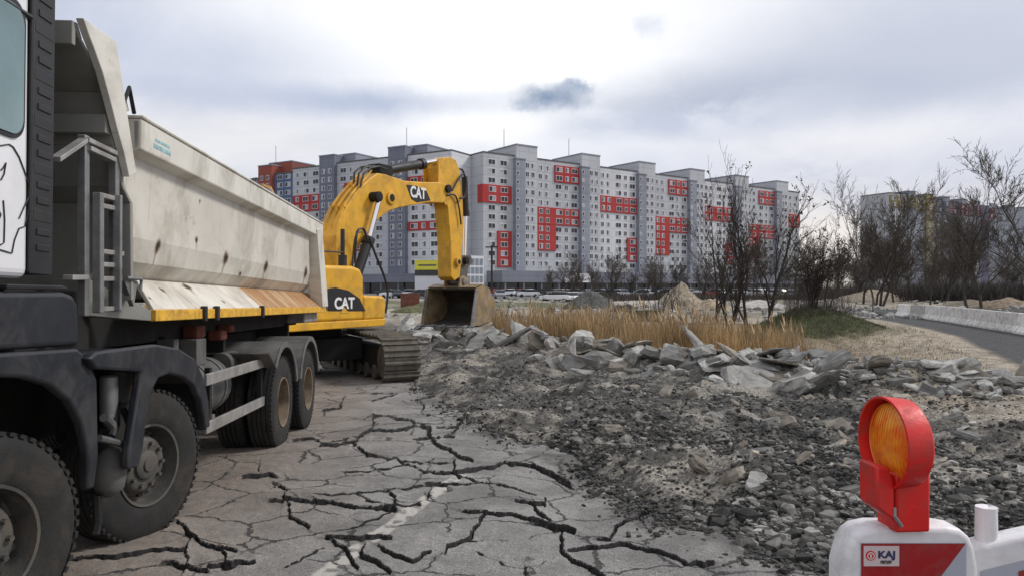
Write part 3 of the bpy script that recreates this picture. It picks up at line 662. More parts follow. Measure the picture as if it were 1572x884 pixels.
mb.prism([(y, z) for y, z in poly([(486, 352), (494, 350), (503, 470), (495, 472)], .03)], W2-.04, W2+.16)
mb.build_each('rear_frame', BEDR, bed, bevel=.012)
mb = MB(); yb = tl(494, 352)[0]
mb.prism([(yb-.02, 2.80), (yb+.04, 2.80), (yb+.22, 1.62), (yb+.16, 1.62)], W2+.17, -.17); mb.build('tailgate', BED, truck, bevel=.01)
# skirts with yellow rail
def skirt(pa, pb, m_, first=False):
    ya, yb_ = tl(pa, 480)[0], tl(pb, 480)[0]; ta = tl(pa-26 if first else pa-12, 432, -.25)[0]
    if not first: ta = ya-.02
    tb = yb_-.02
    mb = MB(); mb.add([(-.255, ta, 1.865), (-.255, tb, 1.865), (.0, yb_-.01, 1.64), (.0, ya, 1.64), (-.28, ta, 1.84), (-.28, tb, 1.84), (-.02, yb_-.01, 1.615), (-.02, ya, 1.615)],
        [(0, 1, 2, 3), (4, 7, 6, 5), (0, 4, 5, 1), (1, 5, 6, 2), (2, 6, 7, 3), (3, 7, 4, 0)])
    s_ = mb.build('skirt', m_, bed, bevel=.006)
    r_ = MB(); r_.box((-.03, ya, 1.552), (.018, yb_-.012, 1.636)); r_.build('side_rail', MT['rail'], bed, bevel=.006)
    return s_
skirt(236, 303, SK1, True); skirt(303, 402, SK1); s3 = skirt(402, 499, SK2); s3['label'] = 'rusty orange brown rear skirt'
mb = MB(); ya = tl(236, 480)[0]
mb.add([(-.27, ya-.42, 1.85), (-.27, ya-.40, 1.60), (-.01, ya-.015, 1.555), (-.01, ya-.015, 1.63), (-.5, ya-.42, 1.84), (-.5, ya-.4, 1.6)], [(0, 1, 2, 3), (0, 4, 5, 1), (0, 3, 4), (1, 5, 2), (3, 2, 5, 4)])
mb.build('skirt_bracket', HEAD, bed, bevel=.005)
mb = MB(); y0 = tl(196, 435, -.05)[0]; mb.add([(-.05, y0-.05, 1.83), (-.05, y0+.16, 1.83), (-.05, y0+.1, 1.66), (-.08, y0-.05, 1.83), (-.08, y0+.16, 1.83), (-.08, y0+.1, 1.66)], [(0, 1, 2), (3, 5, 4), (0, 3, 4, 1), (1, 4, 5, 2), (2, 5, 3, 0)])
mb.tube([(-.03, y0-.06, 1.85), (-.03, y0+.17, 1.85), (-.03, y0+.16, 1.78)], .012); mb.build('gusset', MT['steel'], bed)
mb = MB()
for px in (313, 332, 402): y0 = tl(px, 485, .02)[0]; mb.box((.0, y0-.03, 1.53), (.045, y0+.03, 1.66))
mb.build_each('clamp', MT['black'], bed, bevel=.006)
# headboard with canopy
side = poly([(125, 28), (176, 64), (207, 266), (196, 272), (188, 235), (178, 200), (168, 160), (155, 112), (143, 78), (133, 52)])
mb = MB(); mb.prism(side, -.035, .012); mb.prism(side, W2-.012, W2+.035); mb.build_each('side_plate', BEDR, bed, bevel=.006)
yt, zt = side[0]; mb = MB()
hb = [(yt, zt-.02), (yt+.06, zt-.10), (-.66, 3.02), (-.56, 2.70), (-.42, 2.45), (-.30, 2.36), (-.27, 1.70)]
for a, b_ in zip(hb[:-1], hb[1:]): mb.prism([a, b_, (b_[0]+.04, b_[1]+.005), (a[0]+.04, a[1]+.005)], W2+.04, -.04)
mb.box((W2+.04, yt-.02, zt-.16), (-.04, yt+.02, zt-.02)); mb.box((W2+.04, -.66, 2.76), (-.045, -.55, 2.88))
mb.build('headboard', HEAD, bed, bevel=.006)
mb = MB(); y1, z1 = tl(170, 160, -.3); 
for yy, zz in ((tl(128, 158, -.5)), (tl(150, 156, -.4)), (tl(138, 168, -.45))): mb.tube([(-.45, yy-.0, zz), (-.45, yy-.06, zz)], .02)
mb.build_each('hook', MT['ink'], bed)
mb = MB(); a = tl(192, 170); b_ = tl(211, 170); top = tl(194, 138)
mb.prism([(a[0], a[1]-.02), (b_[0], 2.99), (tl(206, 150)[0], tl(206, 150)[1]), (tl(199, 137)[0], tl(199, 137)[1]), (a[0], tl(190, 140)[1])], -.16, -.05); mb.build('cover_bracket', mat('cream_canvas', (.5, .47, .38), .9, 0, .3, 12, .3), bed, bevel=.01)
mb = MB(); mb.tube([(-.03, tl(195, 168)[0], 2.98), (-.02, tl(203, 138)[0], 3.13), (-.03, tl(213, 168)[0], 2.98)], .014); mb.build('tension_cable', MT['ink'], bed)
# ladder on the side
mb = MB(); X0 = -.06
def bar(p, q, wy=.045, wx=.05, x=X0):
    (y0, z0), (y1, z1) = tl(*p, x), tl(*q, x)
    if abs(z1-z0) > abs(y1-y0): mb.prism([(y0-wy/2, z0), (y0+wy/2, z0), (y1+wy/2, z1), (y1-wy/2, z1)], x-wx/2, x+wx/2)
    else: mb.prism([(y0, z0-wy/2), (y1, z1-wy/2), (y1, z1+wy/2), (y0, z0+wy/2)], x-wx/2, x+wx/2)
bar((128, 485), (128, 208), .055); bar((175, 478), (175, 228), .055); bar((151, 480), (151, 296), .05, x=-.0); bar((180, 476), (181, 300), .03, x=.0)
ladder = mb.build('ladder', MT['steel'], truck, bevel=.006); mb = MB()
for p, q in (((130, 215), (174, 236)), ((133, 228), (172, 246)), ((151, 300), (181, 308)), ((151, 316), (181, 322)), ((151, 386), (184, 390)), ((151, 406), (181, 408)), ((151, 428), (181, 428)), ((151, 474), (181, 473)), ((85, 245), (128, 216)), ((104, 426), (130, 426))): bar(p, q, .03, .06, X0+.02)
mb.build_each('rung', MT['alu'], ladder, bevel=.004)
# cab
mb = MB(); yc = tl(48, 200)[0]
cabp = [(-4.2, 1.78), (yc, 1.80), (yc-.01, 3.30), (yc-.03, 3.62), (-3.9, 3.75), (-4.25, 2.9)]
mb.prism(cabp, -2.46, 0.0); cabo = mb.build('cab', MT['cab'], truck, bevel=.05, seg=4)
mb = MB(); yw = tl(32, 100)[0]; zb = tl(20, 207)[1]; ztp = tl(20, 8)[1]
def rr(y0, z0, y1, z1, r, k=6):
    o_ = []
    for cy, cz, a0 in ((y1-r, z1-r, 0), (y0+r, z1-r, 90), (y0+r, z0+r, 180), (y1-r, z0+r, 270)):
        for i in range(k+1): t_ = R(a0+90*i/k); o_.append((cy+r*math.cos(t_), cz+r*math.sin(t_)))
    return o_
mb.prism(rr(-2.75, zb-.02, yw+.02, ztp+.03, .10), .001, .012); mb.build('window_seal', MT['black'], cabo)
mb = MB(); mb.prism(rr(-2.72, zb, yw, ztp, .09), .004, .017); mb.build('side_window', mat('greenish_glass', (.16, .24, .25), .12, 0, .25, .8, 0), cabo)
mb = MB(); y2 = tl(81, 250)[0]
mb.box((-2.46, yc-.01, 1.83), (.004, y2, 3.36))
for i in range(17):
    z0 = 1.95+i*.082
    if i % 3 != 2: mb.box((.0, yc+.05, z0), (.010, y2-.035, z0+.035))
    else: mb.box((.0, yc+.02, z0-.01), (.006, y2-.01, z0+.05))
mb.build('air_intake', MT['black'], cabo, bevel=.006)
mb = MB(); mb.tube([(.006, tl(-20, -14)[0], tl(-20, -14)[1]), (.006, tl(3, 0)[0], tl(3, 0)[1]), (.006, tl(45, 27)[0], tl(45, 27)[1])], .014, 6)
mb.tube([(.006, tl(48, 30)[0], 1.84), (.006, tl(48, 30)[0], 3.3)], .010, 6); mb.build('door_trim', MT['black'], cabo)
mb = MB(); mb.box((-2.46, yc+.0, 3.35), (-.01, y2-.03, 3.75)); mb.build('roof_fairing', MT['black'], cabo, bevel=.02)
mb = MB()
def ink(pts, r=.0035): mb.tube([(.004, *tl(a, b_)) for a, b_ in pts], r, 5)
ink([(-30, 232), (-12, 228), (0, 224), (13, 222), (19, 226), (28, 241), (36, 262), (43, 284), (46, 296), (42, 324), (37, 348), (28, 351), (21, 369), (17, 389), (10, 387), (0, 384), (-15, 380)])
ink([(4, 308), (6, 338), (5, 373), (0, 376), (-10, 374)]); ink([(46, 296), (36, 318), (28, 336)]); ink([(0, 277), (5, 268), (8, 250), (4, 258), (0, 262)]); ink([(-25, 300), (-10, 310), (0, 330), (-8, 350)])
mb.build('door_drawing', MT['ink'], cabo)
# fenders round the first two axles
mb = MB(); mb.prism(poly([(-170, 447), (98, 447), (114, 453), (121, 468), (123, 530), (-170, 548)], .05), -.55, .05); f1 = mb.build('fender_box', MT['navy'], truck, bevel=.03, smooth=True, seg=4)
mb = MB(); mb.prism(poly([(10, 436), (96, 438), (106, 444), (10, 444)], .04), -.5, .045); mb.build('step_lip', MT['black'], f1, bevel=.006)
mb = MB(); mb.prism(poly([(-170, 552), (120, 534), (138, 552), (150, 582), (152, 700), (146, 748), (136, 752), (136, 690), (126, 648), (108, 615), (80, 592), (40, 580), (-20, 578), (-170, 590)], .06), -.0, .06)
mb.build('wheel_arch', MT['navy'], truck, bevel=.02, smooth=True, seg=3)
band = [(138, 550), (150, 539), (240, 528), (275, 534), (300, 550), (314, 580), (321, 615), (323, 655), (316, 657), (309, 615), (298, 590), (282, 578), (262, 573), (244, 580), (234, 600), (226, 640), (220, 690), (214, 716), (198, 720), (200, 690), (208, 640), (216, 590), (218, 570), (150, 566)]
mb = MB(); mb.prism(poly(band, .11), .05, .11); fe = mb.build('fender', MT['navy'], truck, bevel=.018, smooth=True, seg=3)
mb = MB(); arc = poly([(150, 541), (240, 531), (275, 537), (300, 553), (314, 583), (321, 655)], .11)
mb.sheet([[(x, y-.01, z-.012) for x in (-.35, .09)] for y, z in arc]); mb.build('fender_shell', MT['navy'], fe, solid=.02)
for px, axz in ((0, 3.40), (1, 4.84)):
    mb = MB(); pts = []
    for i in range(13):
        a = R(165-150*i/12); pts.append((axz+.67*math.cos(a), .545+.70*math.sin(a)))
    if px == 0: pts = [(axz-.80, .545+.62)]+pts[2:]
    mb.sheet([[(x, y, z) for x in (-.5, .17)] for y, z in pts]); fo = mb.build('rear_fender', MT['greyp'], truck, solid=.02)
    mb = MB(); inn = [(axz+(y-axz)*.90, .545+(z-.545)*.90) for y, z in pts]; mb.prism(pts+inn[::-1], .15, .178); mb.build('fender_lip', MT['greyp'], fo, bevel=.008)
# wheels
def tyre_mesh(T):
    mb = MB(T); P = [(-.15, .295), (-.155, .36), (-.15, .45), (-.135, .505), (-.115, .525)]
    for i in range(5):
        x = -.10+i*.05; P += [(x-.018, .535), (x+.018, .535)]+([(x+.020, .518), (x+.030, .518)] if i < 4 else [])
    P += [(.115, .525), (.135, .505), (.15, .45), (.155, .36), (.148, .30), (.14, .288)]
    mb.lathe(P, 56)
    for k in range(56):
        a = 2*math.pi*(k+.5)/56
        M = Matrix.Rotation(a, 4, 'X')
        mb.box((.098, -.016, .515), (.139, .016, .5335), M)
    return mb
def wheel(y, steer, kind, x=0., double=False):
    T = Matrix.Translation((x-.155, y, .535)) @ Matrix.Rotation(R(-steer), 4, 'Z')
    w_ = tyre_mesh(T).build('wheel', MT['rubber'], truck, smooth=True)
    mb = MB(T)
    if kind == 'front':
        mb.lathe([(.140, .290), (.155, .288), (.152, .272), (.05, .262), (.02, .25), (.015, .235), (.085, .195), (.10, .185), (.108, .165), (.108, .105), (.128, .10), (.138, .085), (.138, .05), (.15, .045), (.15, .001)], 40)
        rr_, xr = .150, .108
    else:
        mb.lathe([(.140, .290), (.155, .288), (.150, .272), (.06, .258), (-.06, .248), (-.065, .13), (.0, .125), (.012, .10), (.012, .06), (.03, .055), (.03, .001)], 40); rr_, xr = .185, -.063
    r_ = mb.build('rim', MT['rim'] if kind == 'front' else MT['rimbrown'], w_, smooth=True)
    mb = MB(T)
    for k in range(10):
        a = 2*math.pi*k/10; mb.tube([(xr-.005, rr_*math.cos(a), rr_*math.sin(a)), (xr+.028, rr_*math.cos(a), rr_*math.sin(a))], .015, 6)
    mb.build_each('wheel_nut', MT['rim'], w_)
    mb = MB(T)
    for k in range(10):
        a = 2*math.pi*(k+.5)/10; rq = .212; mb.tube([(.045 if kind == 'front' else -.066, rq*math.cos(a), rq*math.sin(a)), (.072 if kind == 'front' else -.060, rq*math.cos(a), rq*math.sin(a))], .020 if kind == 'front' else .028, 10)
    mb.build_each('hand_hole', MT['under'], w_)
    if double:
        T2 = Matrix.Translation((x-.155-.34, y, .535)); tyre_mesh(T2).build('wheel', MT['rubber'], truck, smooth=True)
    return w_
wheel(-1.82, 21, 'front', .0); wheel(0, 20, 'front', .02)
wheel(3.40, 0, 'rear', .15, True); wheel(4.84, 0, 'rear', .15, True)
for y in (-1.82, 0, 3.40, 4.84):
    T2 = Matrix.Translation((-2.5+.2, y, .535)); tyre_mesh(T2).build('wheel', MT['rubber'], truck, smooth=True)
# chassis and what hangs on it
mb = MB(); mb.box((-1.75, -4.0, .72), (-.75, 6.3, 1.30)); mb.box((-2.3, -4.0, 1.30), (-.30, -.3, 1.76)); mb.box((-2.35, -.3, 1.36), (-.35, 6.4, 1.62)); mb.box((-2.2, -3.9, .8), (-.6, -1.0, 1.4))
for y in (-1.82, 0, 3.25, 4.65): mb.tube([(-2.3, y, .535), (-.4, y, .535)], .11, 12); mb.box((-1.6, y-.18, .4), (-.9, y+.18, .9))
for y in (1.0, 1.9, 2.6, 5.6): mb.box((-.75, y, 1.0), (-.3, y+.08, 1.4))
mb.build('chassis', MT['under'], truck, bevel=.01)
mb = MB(); mb.lathe([(1.05, .001), (1.05, .25), (1.09, .28), (2.35, .28), (2.39, .25), (2.39, .001)], 24, 'y', (-.42, 0, .86))
tk = mb.build('fuel_tank', MT['greyp'], truck, smooth=True); mb = MB()
for y in (1.3, 1.7, 2.15): mb.lathe([(y, .284), (y, .292), (y+.04, .292), (y+.04, .284)], 24, 'y', (-.42, 0, .86))
mb.build_each('tank_strap', MT['steel'], tk)
mb = MB(); mb.lathe([(2.5, .001), (2.5, .12), (2.9, .12), (2.9, .001)], 16, 'y', (-.3, 0, 1.05)); mb.build('air_tank', MT['greyp'], truck, bevel=.01, smooth=True); mb = MB(); mb.box((-.45, 1.35, 1.12), (-.15, 1.6, 1.36)); mb.box((-.35, .95, 1.1), (-.2, 1.05, 1.38)); mb.build_each('equipment_box', MT['greyp'], truck, bevel=.01, smooth=True)
for (a, b_, h) in (((318, 583), (410, 555), .10), ((318, 657), (410, 613), .10)):
    mb = MB(); p = tl(*a, .06); q = tl(*b_, .06); mb.prism([(p[0], p[1]-h/2), (q[0], q[1]-h/2), (q[0], q[1]+h/2), (p[0], p[1]+h/2)], .03, .06); mb.build('side_guard', MT['alu'], truck, bevel=.006)
mb = MB()
for px in (324, 402): y0 = tl(px, 600, .03)[0]; mb.box((-.02, y0-.03, .58), (.028, y0+.03, 1.12))
mb.build_each('guard_post', MT['under'], truck)
def cyl(name, m_, pts, r, n_=20, parent=truck):
    mb = MB(); mb.tube([(x, *tl(a, b_, x)) for a, b_, x in pts], r, n_); return mb.build(name, m_, parent, smooth=True)
cyl('air_drier', MT['greyp'], [(186, 566, -.1), (186, 570, -.1), (185, 612, -.1), (185, 617, -.1)], [.05, .075, .07, .03])
cyl('filter_can', MT['steel'], [(167, 575, -.08), (167, 578, -.08), (167, 640, -.08), (167, 644, -.08)], [.04, .055, .055, .03])
cyl('marker_lamp', MT['orange'], [(205, 591, .02), (205, 593, .04), (205, 604, .04), (205, 606, .02)], [.01, .018, .018, .01])
cyl('exhaust_drum', MT['greyp'], [(169, 686, -.06), (169, 690, -.06), (169, 702, -.06), (168, 730, -.06), (167, 748, -.06), (166, 758, -.06), (166, 762, -.06)], [.02, .05, .085, .10, .09, .055, .02])
cyl('air_hose', MT['black'], [(190, 628, .0), (198, 650, .01), (203, 680, .01), (197, 695, .0)], .022, 8)
cyl('air_hose', MT['greyp'], [(152, 672, .02), (170, 676, .02), (190, 682, .02)], .022, 8)
cyl('air_hose', MT['black'], [(176, 620, -.05), (178, 650, -.03), (170, 670, -.02)], .028, 8)
cyl('air_hose', MT['greyp'], [(160, 640, -.03), (172, 652, -.03), (174, 670, -.03)], .03, 8)
cyl('frame_hanger', MT['under'], [(148, 760, -.1), (150, 800, -.1), (146, 820, -.1)], .03, 8)
mb = MB(); mb.box((-.5, tl(155, 600, -.2)[0], .75), (-.22, tl(200, 600, -.2)[0], 1.35)); mb.build('valve_box', MT['under'], truck, bevel=.02)
mb = MB()
for y, z, s_ in ((1.5, 1.42, .12), (2.2, 1.36, .10), (2.5, 1.42, .08)): mb.box((-.34, y, z-s_/2), (-.2, y+s_*2, z+s_/2))
mb.build_each('rusty_hinge', mat('rust_red', (.12, .03, .018), .8, 0, .3, 12, .3), truck, bevel=.02)
mb = MB(); mb.box((-.40, tl(478, 476)[0], 1.40), (-.1, tl(500, 476)[0]-.2, 1.56)); mb.build('hinge_cover', MT['alu'], truck, bevel=.02)

for (a, b_, Yd, lb) in (((1040, 552), (1122, 549), 19.5, 'long thin grey pole lying on the slabs before the reeds'), ((1046, 549), (1036, 524), 20, 'short stick standing up out of the slabs before the reeds')):
    p0 = Vector(((a[0]-786)/F*Yd, Yd, CZ-(a[1]-442)/F*Yd)); p1 = Vector(((b_[0]-786)/F*Yd, Yd+.3, CZ-(b_[1]-442)/F*Yd)); mb = MB(); mb.tube([p0, (p0+p1)/2+Vector((0, 0, .03)), p1], [.03, .025, .018], 7); tag(mb.build('wooden_pole', MT['bark'], smooth=True), lb, 'pole')
# ------------------------------------------------------------------ the excavator
EXM = Matrix.Translation((-4.8, 17.7, -.30)) @ Matrix.Rotation(R(-30), 4, 'Z')
exc = empty('excavator', (-4.8, 17.7, -.30), (0, 0, R(-30)))
tag(exc, 'yellow tracked excavator with raised boom and empty bucket behind the tipper truck', 'excavator')
EXI = EXM.inverted()
def ex(px, py, x=0.): return on_plane(EXI, px, py, x)
def epoly(pts, x): return [ex(a, b_, x) for a, b_ in pts]
YM = MT['yellow']
# tracks (their own heading)
TR = Matrix.Rotation(R(30+28), 4, 'Z')
def trackframe(off):
    T = TR @ Matrix.Translation((off, 0, 0)); h = 1.04; Lh = 2.35; r = h/2
    pts = []
    for i in range(13): a = R(-90-180*i/12); pts.append((-Lh+r*0+(r*math.cos(a)), r+r*math.sin(a)))
    for i in range(13): a = R(90-180*i/12); pts.append((Lh+r*math.cos(a), r+r*math.sin(a)))
    n = len(pts); P = [Vector(p) for p in pts]+[Vector(pts[0])]
    mb = MB(T); inner = [(p[0]*.975, r+(p[1]-r)*.88) for p in pts]
    vs = []; 
    for x in (-.36, .36):
        for ring in (pts, inner): vs += [(x, p[0], p[1]) for p in ring]
    fs = []
    for i in range(n):
        j = (i+1) % n; fs += [(i, j, 2*n+j, 2*n+i), (n+i, 3*n+i, 3*n+j, n+j), (i, n+i, n+j, j), (2*n+i, 2*n+j, 3*n+j, 3*n+i)]
    mb.add(vs, fs); trk = mb.build('track', MT['track'], exc)
    # shoes along the belt
    mb = MB(T); total = sum((P[i+1]-P[i]).length for i in range(n)); step = total/48; acc = 0; k = 0; dist = 0
    i = 0; seg = 0
    pos_ = []
    for q in range(48):
        t_ = q*step; a_ = 0
        for i in range(n):
            l_ = (P[i+1]-P[i]).length
            if a_+l_ >= t_: f_ = (t_-a_)/l_; p = P[i].lerp(P[i+1], f_); d_ = (P[i+1]-P[i]).normalized(); break
            a_ += l_
        nrm = Vector((-d_.y, d_.x))
        if nrm.dot(p-Vector((max(-Lh, min(Lh, p.x)), r))) < 0: nrm = -nrm
        h_ = step*.44
        def Q(a, b_): v = p+d_*a+nrm*b_; return (v.x, v.y)
        mb.prism([Q(-h_, .0), Q(h_, .0), Q(h_, .03), Q(h_*.5, .03), Q(h_*.3, .075), Q(0, .075), Q(-h_*.2, .03), Q(-h_, .03)], -.40, .40)
    mb.build('track_shoes', MT['track'], trk)
    mb = MB(T); mb.prism([(-Lh-.05, .30), (Lh+.05, .30), (Lh-.1, .78), (-Lh+.1, .78)], -.24, .24)
    mb.build('track_frame', MT['under'], exc, bevel=.02)
    mb = MB(T)
    for y in (-1.75, -1.17, -.58, 0, .58, 1.17, 1.75): mb.lathe([(-.28, .01), (-.28, .16), (.28, .16), (.28, .01)], 16, 'x', (0, y, .24))
    for y in (-Lh, Lh): mb.lathe([(-.27, .01), (-.27, .36), (.27, .36), (.27, .01)], 24, 'x', (0, y, r))
    mb.build_each('roller', MT['track'], exc, smooth=True)
trackframe(1.3); trackframe(-1.3)
mb = MB(TR); mb.box((-1.0, -1.0, .45), (1.0, 1.0, .95)); mb.lathe([(.95, .01), (.95, .75), (1.3, .75), (1.3, .01)], 28, 'z'); mb.build('undercarriage', MT['under'], exc, bevel=.02)
# upper structure
mb = MB(); mb.box((-1.45, -3.0, 1.22), (1.40, 1.0, 1.40)); mb.build('upper_frame', MT['under'], exc, bevel=.02)
mb = MB(); mb.prism([(-3.25, 1.38), (-1.95, 1.38), (-1.95, 2.52), (-3.05, 2.52), (-3.25, 2.2)], -1.48, 1.50); mb.build('counterweight', YM, exc, bevel=.12, smooth=True, seg=5)
yy0 = ex(499, 440, 1.5)[0]; yF = ex(559, 440, 1.5)[0]; yG = ex(593, 470, 1.5)[0]
mb = MB(); mb.prism([(-1.97, 1.36), (yF, 1.36), (yF, 2.34), (yF-.10, 2.52), (yF-.35, 2.58), (-1.97, 2.58)], .42, 1.50); hood = mb.build('engine_cover', YM, exc, bevel=.08, smooth=True, seg=5)
mb = MB(); mb.prism([(yF+.005, 1.36), (yG, 1.36), (yG+.02, 1.80), (yG-.05, 1.90), (yF+.005, 1.93)], .42, 1.48); mb.build('tool_box', YM, exc, bevel=.06, smooth=True, seg=4)
mb = MB(); mb.prism([(-3.0, 1.20), (yG-.05, 1.20), (yG, 1.37), (-3.0, 1.37)], 1.36, 1.49); mb.build('lower_skirt', YM, exc, bevel=.02)
mb = MB(); a_ = epoly([(503, 443), (515, 441), (535, 446), (552, 458), (561, 477), (503, 477)], 1.505); mb.prism(a_, 1.497, 1.508); mb.prism([(-1.6, 1.62), (a_[0][0]-.02, 1.62), (a_[0][0]-.02, 2.05), (-1.6, 2.05)], 1.497, 1.506)
dc = mb.build('black_panel', MT['ink'], exc)
def side_text(txt, px, py, x, size, parent, sx=1.):
    y, z = ex(px, py, x)
    M = Matrix.Translation((x, y, z)) @ Matrix.Rotation(R(90), 4, 'Z') @ Matrix.Rotation(R(90), 4, 'X')
    return text_mesh(txt, size, M, MT['decalwhite'], 'lettering', parent, .003, .010*size/.3, sx)
side_text('CAT', 529, 466, 1.512, .34, dc, .95)
y, z = ex(529, 473, 1.513); mb = MB(); mb.prism([(y-.14, z-.10), (y+.14, z-.10), (y, z+.03)], 1.5085, 1.5105); mb.build('emblem', MT['rail'], dc)
mb = MB(); mb.prism([(-1.97, 1.36), (-.3, 1.36), (-.3, 2.5), (-1.97, 2.5)], -1.45, .40); mb.box((-.4, -.3, 1.4), (.38, .95, 1.75)); mb.build('body', YM, exc, bevel=.05, smooth=True)
mb = MB(); mb.prism([(-.28, 1.42), (1.15, 1.42), (1.25, 1.9), (.95, 2.95), (.75, 3.03), (-.28, 3.03)], -1.42, -.48); cb = mb.build('operator_cab', YM, exc, bevel=.04)
mb = MB(); mb.prism([(-.15, 2.0), (1.0, 2.0), (.82, 2.85), (-.15, 2.85)], -.478, -.474); mb.prism([(-.15, 2.0), (1.0, 2.0), (.82, 2.85), (-.15, 2.85)], -1.428, -1.424); mb.build_each('window', MT['glass'], cb)
mb = MB(); mb.tube([(1.1, -1.2, 2.55), (1.1, -1.2, 2.9), (1.1, .0, 2.9), (1.1, .0, 2.55)], .02, 6); mb.build('handrail', MT['black'], exc)
mb = MB(); mb.tube([(.75, *ex(526, 415, .75)), (.75, *ex(526, 392, .75))], .10, 12); mb.tube([(.75, *ex(526, 394, .75)), (.75, *ex(526, 352, .75))], .05, 12); mb.build('exhaust_pipe', MT['black'], exc, smooth=True)
# boom
BX = .30
bo = [(516, 418), (516, 362), (521, 340), (531, 318), (544, 299), (557, 284), (568, 274), (580, 266), (592, 268), (622, 278), (652, 280), (676, 280), (687, 284), (694, 297), (690, 306), (680, 312), (660, 311), (636, 315), (612, 319), (598, 324), (585, 333), (572, 344), (560, 362), (548, 385), (540, 408), (536, 425)]
mb = MB(); mb.prism(epoly(bo, BX), -.28, BX); boom = mb.build('boom', YM, exc, bevel=.025)
def disc(name, m_, px, py, x0, x1, r, parent, hole=None, n_=20):
    y, z = ex(px, py, x1); mb = MB(); mb.lathe([(x0, .001), (x0, r), (x1, r), (x1+.004, r*.92), (x1+.004, .001)], n_, 'x', (0, y, z)); o = mb.build(name, m_, parent, smooth=True)
    if hole: mb = MB(); mb.lathe([(x1, .001), (x1, hole), (x1+.012, hole), (x1+.012, .001)], n_, 'x', (0, y, z)); mb.build(name+'_bore', MT['under'], parent)
disc('pivot_pin', MT['under'], 583, 302, BX, BX+.26, .13, boom); disc('pivot_pin', YM, 602, 304, BX, BX+.05, .17, boom, .10); disc('pivot_pin', MT['under'], 690, 290, -.36, BX+.08, .12, boom)
a_ = epoly([(624, 284), (640, 286), (655, 294), (661, 308), (640, 311), (632, 306)], BX+.01); mb = MB(); mb.prism(a_, BX+.001, BX+.010); bp_ = mb.build('black_panel', MT['ink'], boom)
side_text('CAT', 642, 297, BX+.013, .42, bp_, .85)
for k, off in enumerate((0, .10, .20)):      # hydraulic lines on the back of the boom
    pts = [(518, 372), (519, 350), (530, 318), (543, 299), (556, 284), (566, 272), (572, 264)]
    P = [(.26-off*1.9, ex(a, b_, .26)[0]-.045, ex(a, b_, .26)[1]+.03) for a, b_ in pts]
    mb = MB(); mb.tube(P, .028, 8); mb.build('hydraulic_line', YM, boom, smooth=True)
    mb = MB()
    for i in (2, 4): mb.box((P[i][0]-.04, P[i][1]-.04, P[i][2]-.04), (P[i][0]+.04, P[i][1]+.04, P[i][2]+.03))
    mb.build_each('pipe_clamp', YM, boom)
for k in range(3):
    pts = [(551+2*k, 288-3*k), (556, 268-2*k), (566, 259-2*k), (580, 256-k), (592, 261)]
    mb = MB(); mb.tube([(.34-.15*k, *ex(a, b_, .3)) for a, b_ in pts], .026, 8); mb.build('hydraulic_hose', MT['black'], boom, smooth=True)
mb = MB(); mb.box((-.18, ex(572, 262)[0], ex(572, 262)[1]-.12), (.24, ex(592, 262)[0], ex(592, 262)[1]+.10)); mb.build('cylinder_bracket', MT['under'], boom, bevel=.02)
# stick
stk = [(680, 243), (690, 241), (700, 246), (706, 262), (710, 300), (712, 345), (709, 395), (706, 425), (698, 431), (693, 425), (692, 370), (688, 320), (683, 300), (678, 280), (676, 258)]
mb = MB(); mb.prism(epoly(stk, .25), -.25, .25); stick = mb.build('stick', YM, exc, bevel=.02)
mb = MB(); mb.prism(epoly([(672, 246), (684, 244), (690, 300), (684, 316), (672, 300)], .25), .255, .28); mb.prism(epoly([(672, 246), (684, 244), (690, 300), (684, 316), (672, 300)], .25), -.28, -.255); mb.build_each('gusset', YM, stick)
def ram(name, p0, p1, p2, x, r0, r1):
    A = (x, *ex(*p0, x)); B = (x, *ex(*p1, x)); C_ = (x, *ex(*p2, x))
    mb = MB(); mb.tube([A, B], r0, 18); o = mb.build(name, MT['black'], exc, smooth=True)
    mb = MB(); mb.tube([B, C_], r1, 14); mb.build('rod', MT['chrome'], o, smooth=True)
    mb = MB(); d_ = (Vector(B)-Vector(A)).normalized(); mb.tube([Vector(B)-d_*.12, Vector(B)+d_*.04], r0*1.25, 18); mb.build('gland', MT['black'], o, smooth=True)
ram('boom_cylinder', (549, 418), (566, 368), (583, 302), .47, .125, .062)
ram('boom_cylinder', (549, 418), (566, 368), (583, 302), -.47, .125, .062)
ram('stick_cylinder', (584, 263), (648, 252), (682, 246), .0, .13, .075)
ram('bucket_cylinder', (713, 272), (715, 330), (713, 400), .0, .10, .06)
def hose(pts, x, r=.028, parent=exc):
    P = []; q = [Vector((xx if len(p) > 2 else x, *ex(p[0], p[1], x))) for p in pts for xx in [p[2] if len(p) > 2 else x]]
    for i in range(len(q)-1):
        p0, p1, p2, p3 = q[max(i-1, 0)], q[i], q[i+1], q[min(i+2, len(q)-1)]
        for j in range(6):
            u = j/6; P.append(.5*((2*p1)+(p2-p0)*u+(2*p0-5*p1+4*p2-p3)*u*u+(3*p1-p0-3*p2+p3)*u**3))
    P.append(q[-1]); mb = MB(); mb.tube(P, r, 8); return mb.build('hydraulic_hose', MT['black'], parent, smooth=True)
hose([(567, 366), (578, 395), (590, 425), (595, 450), (592, 480)], .6, .03); hose([(545, 405), (546, 375), (549, 355), (558, 352), (564, 368)], .6, .03); hose([(541, 410), (543, 380), (547, 360), (556, 356)], .62, .02)
hose([(694, 293), (704, 275), (712, 268), (716, 285), (713, 302), (706, 305)], .36, .03); hose([(690, 285), (700, 262), (710, 262), (716, 280)], .2, .03); hose([(686, 300), (698, 300), (704, 316), (708, 345)], .32, .025)
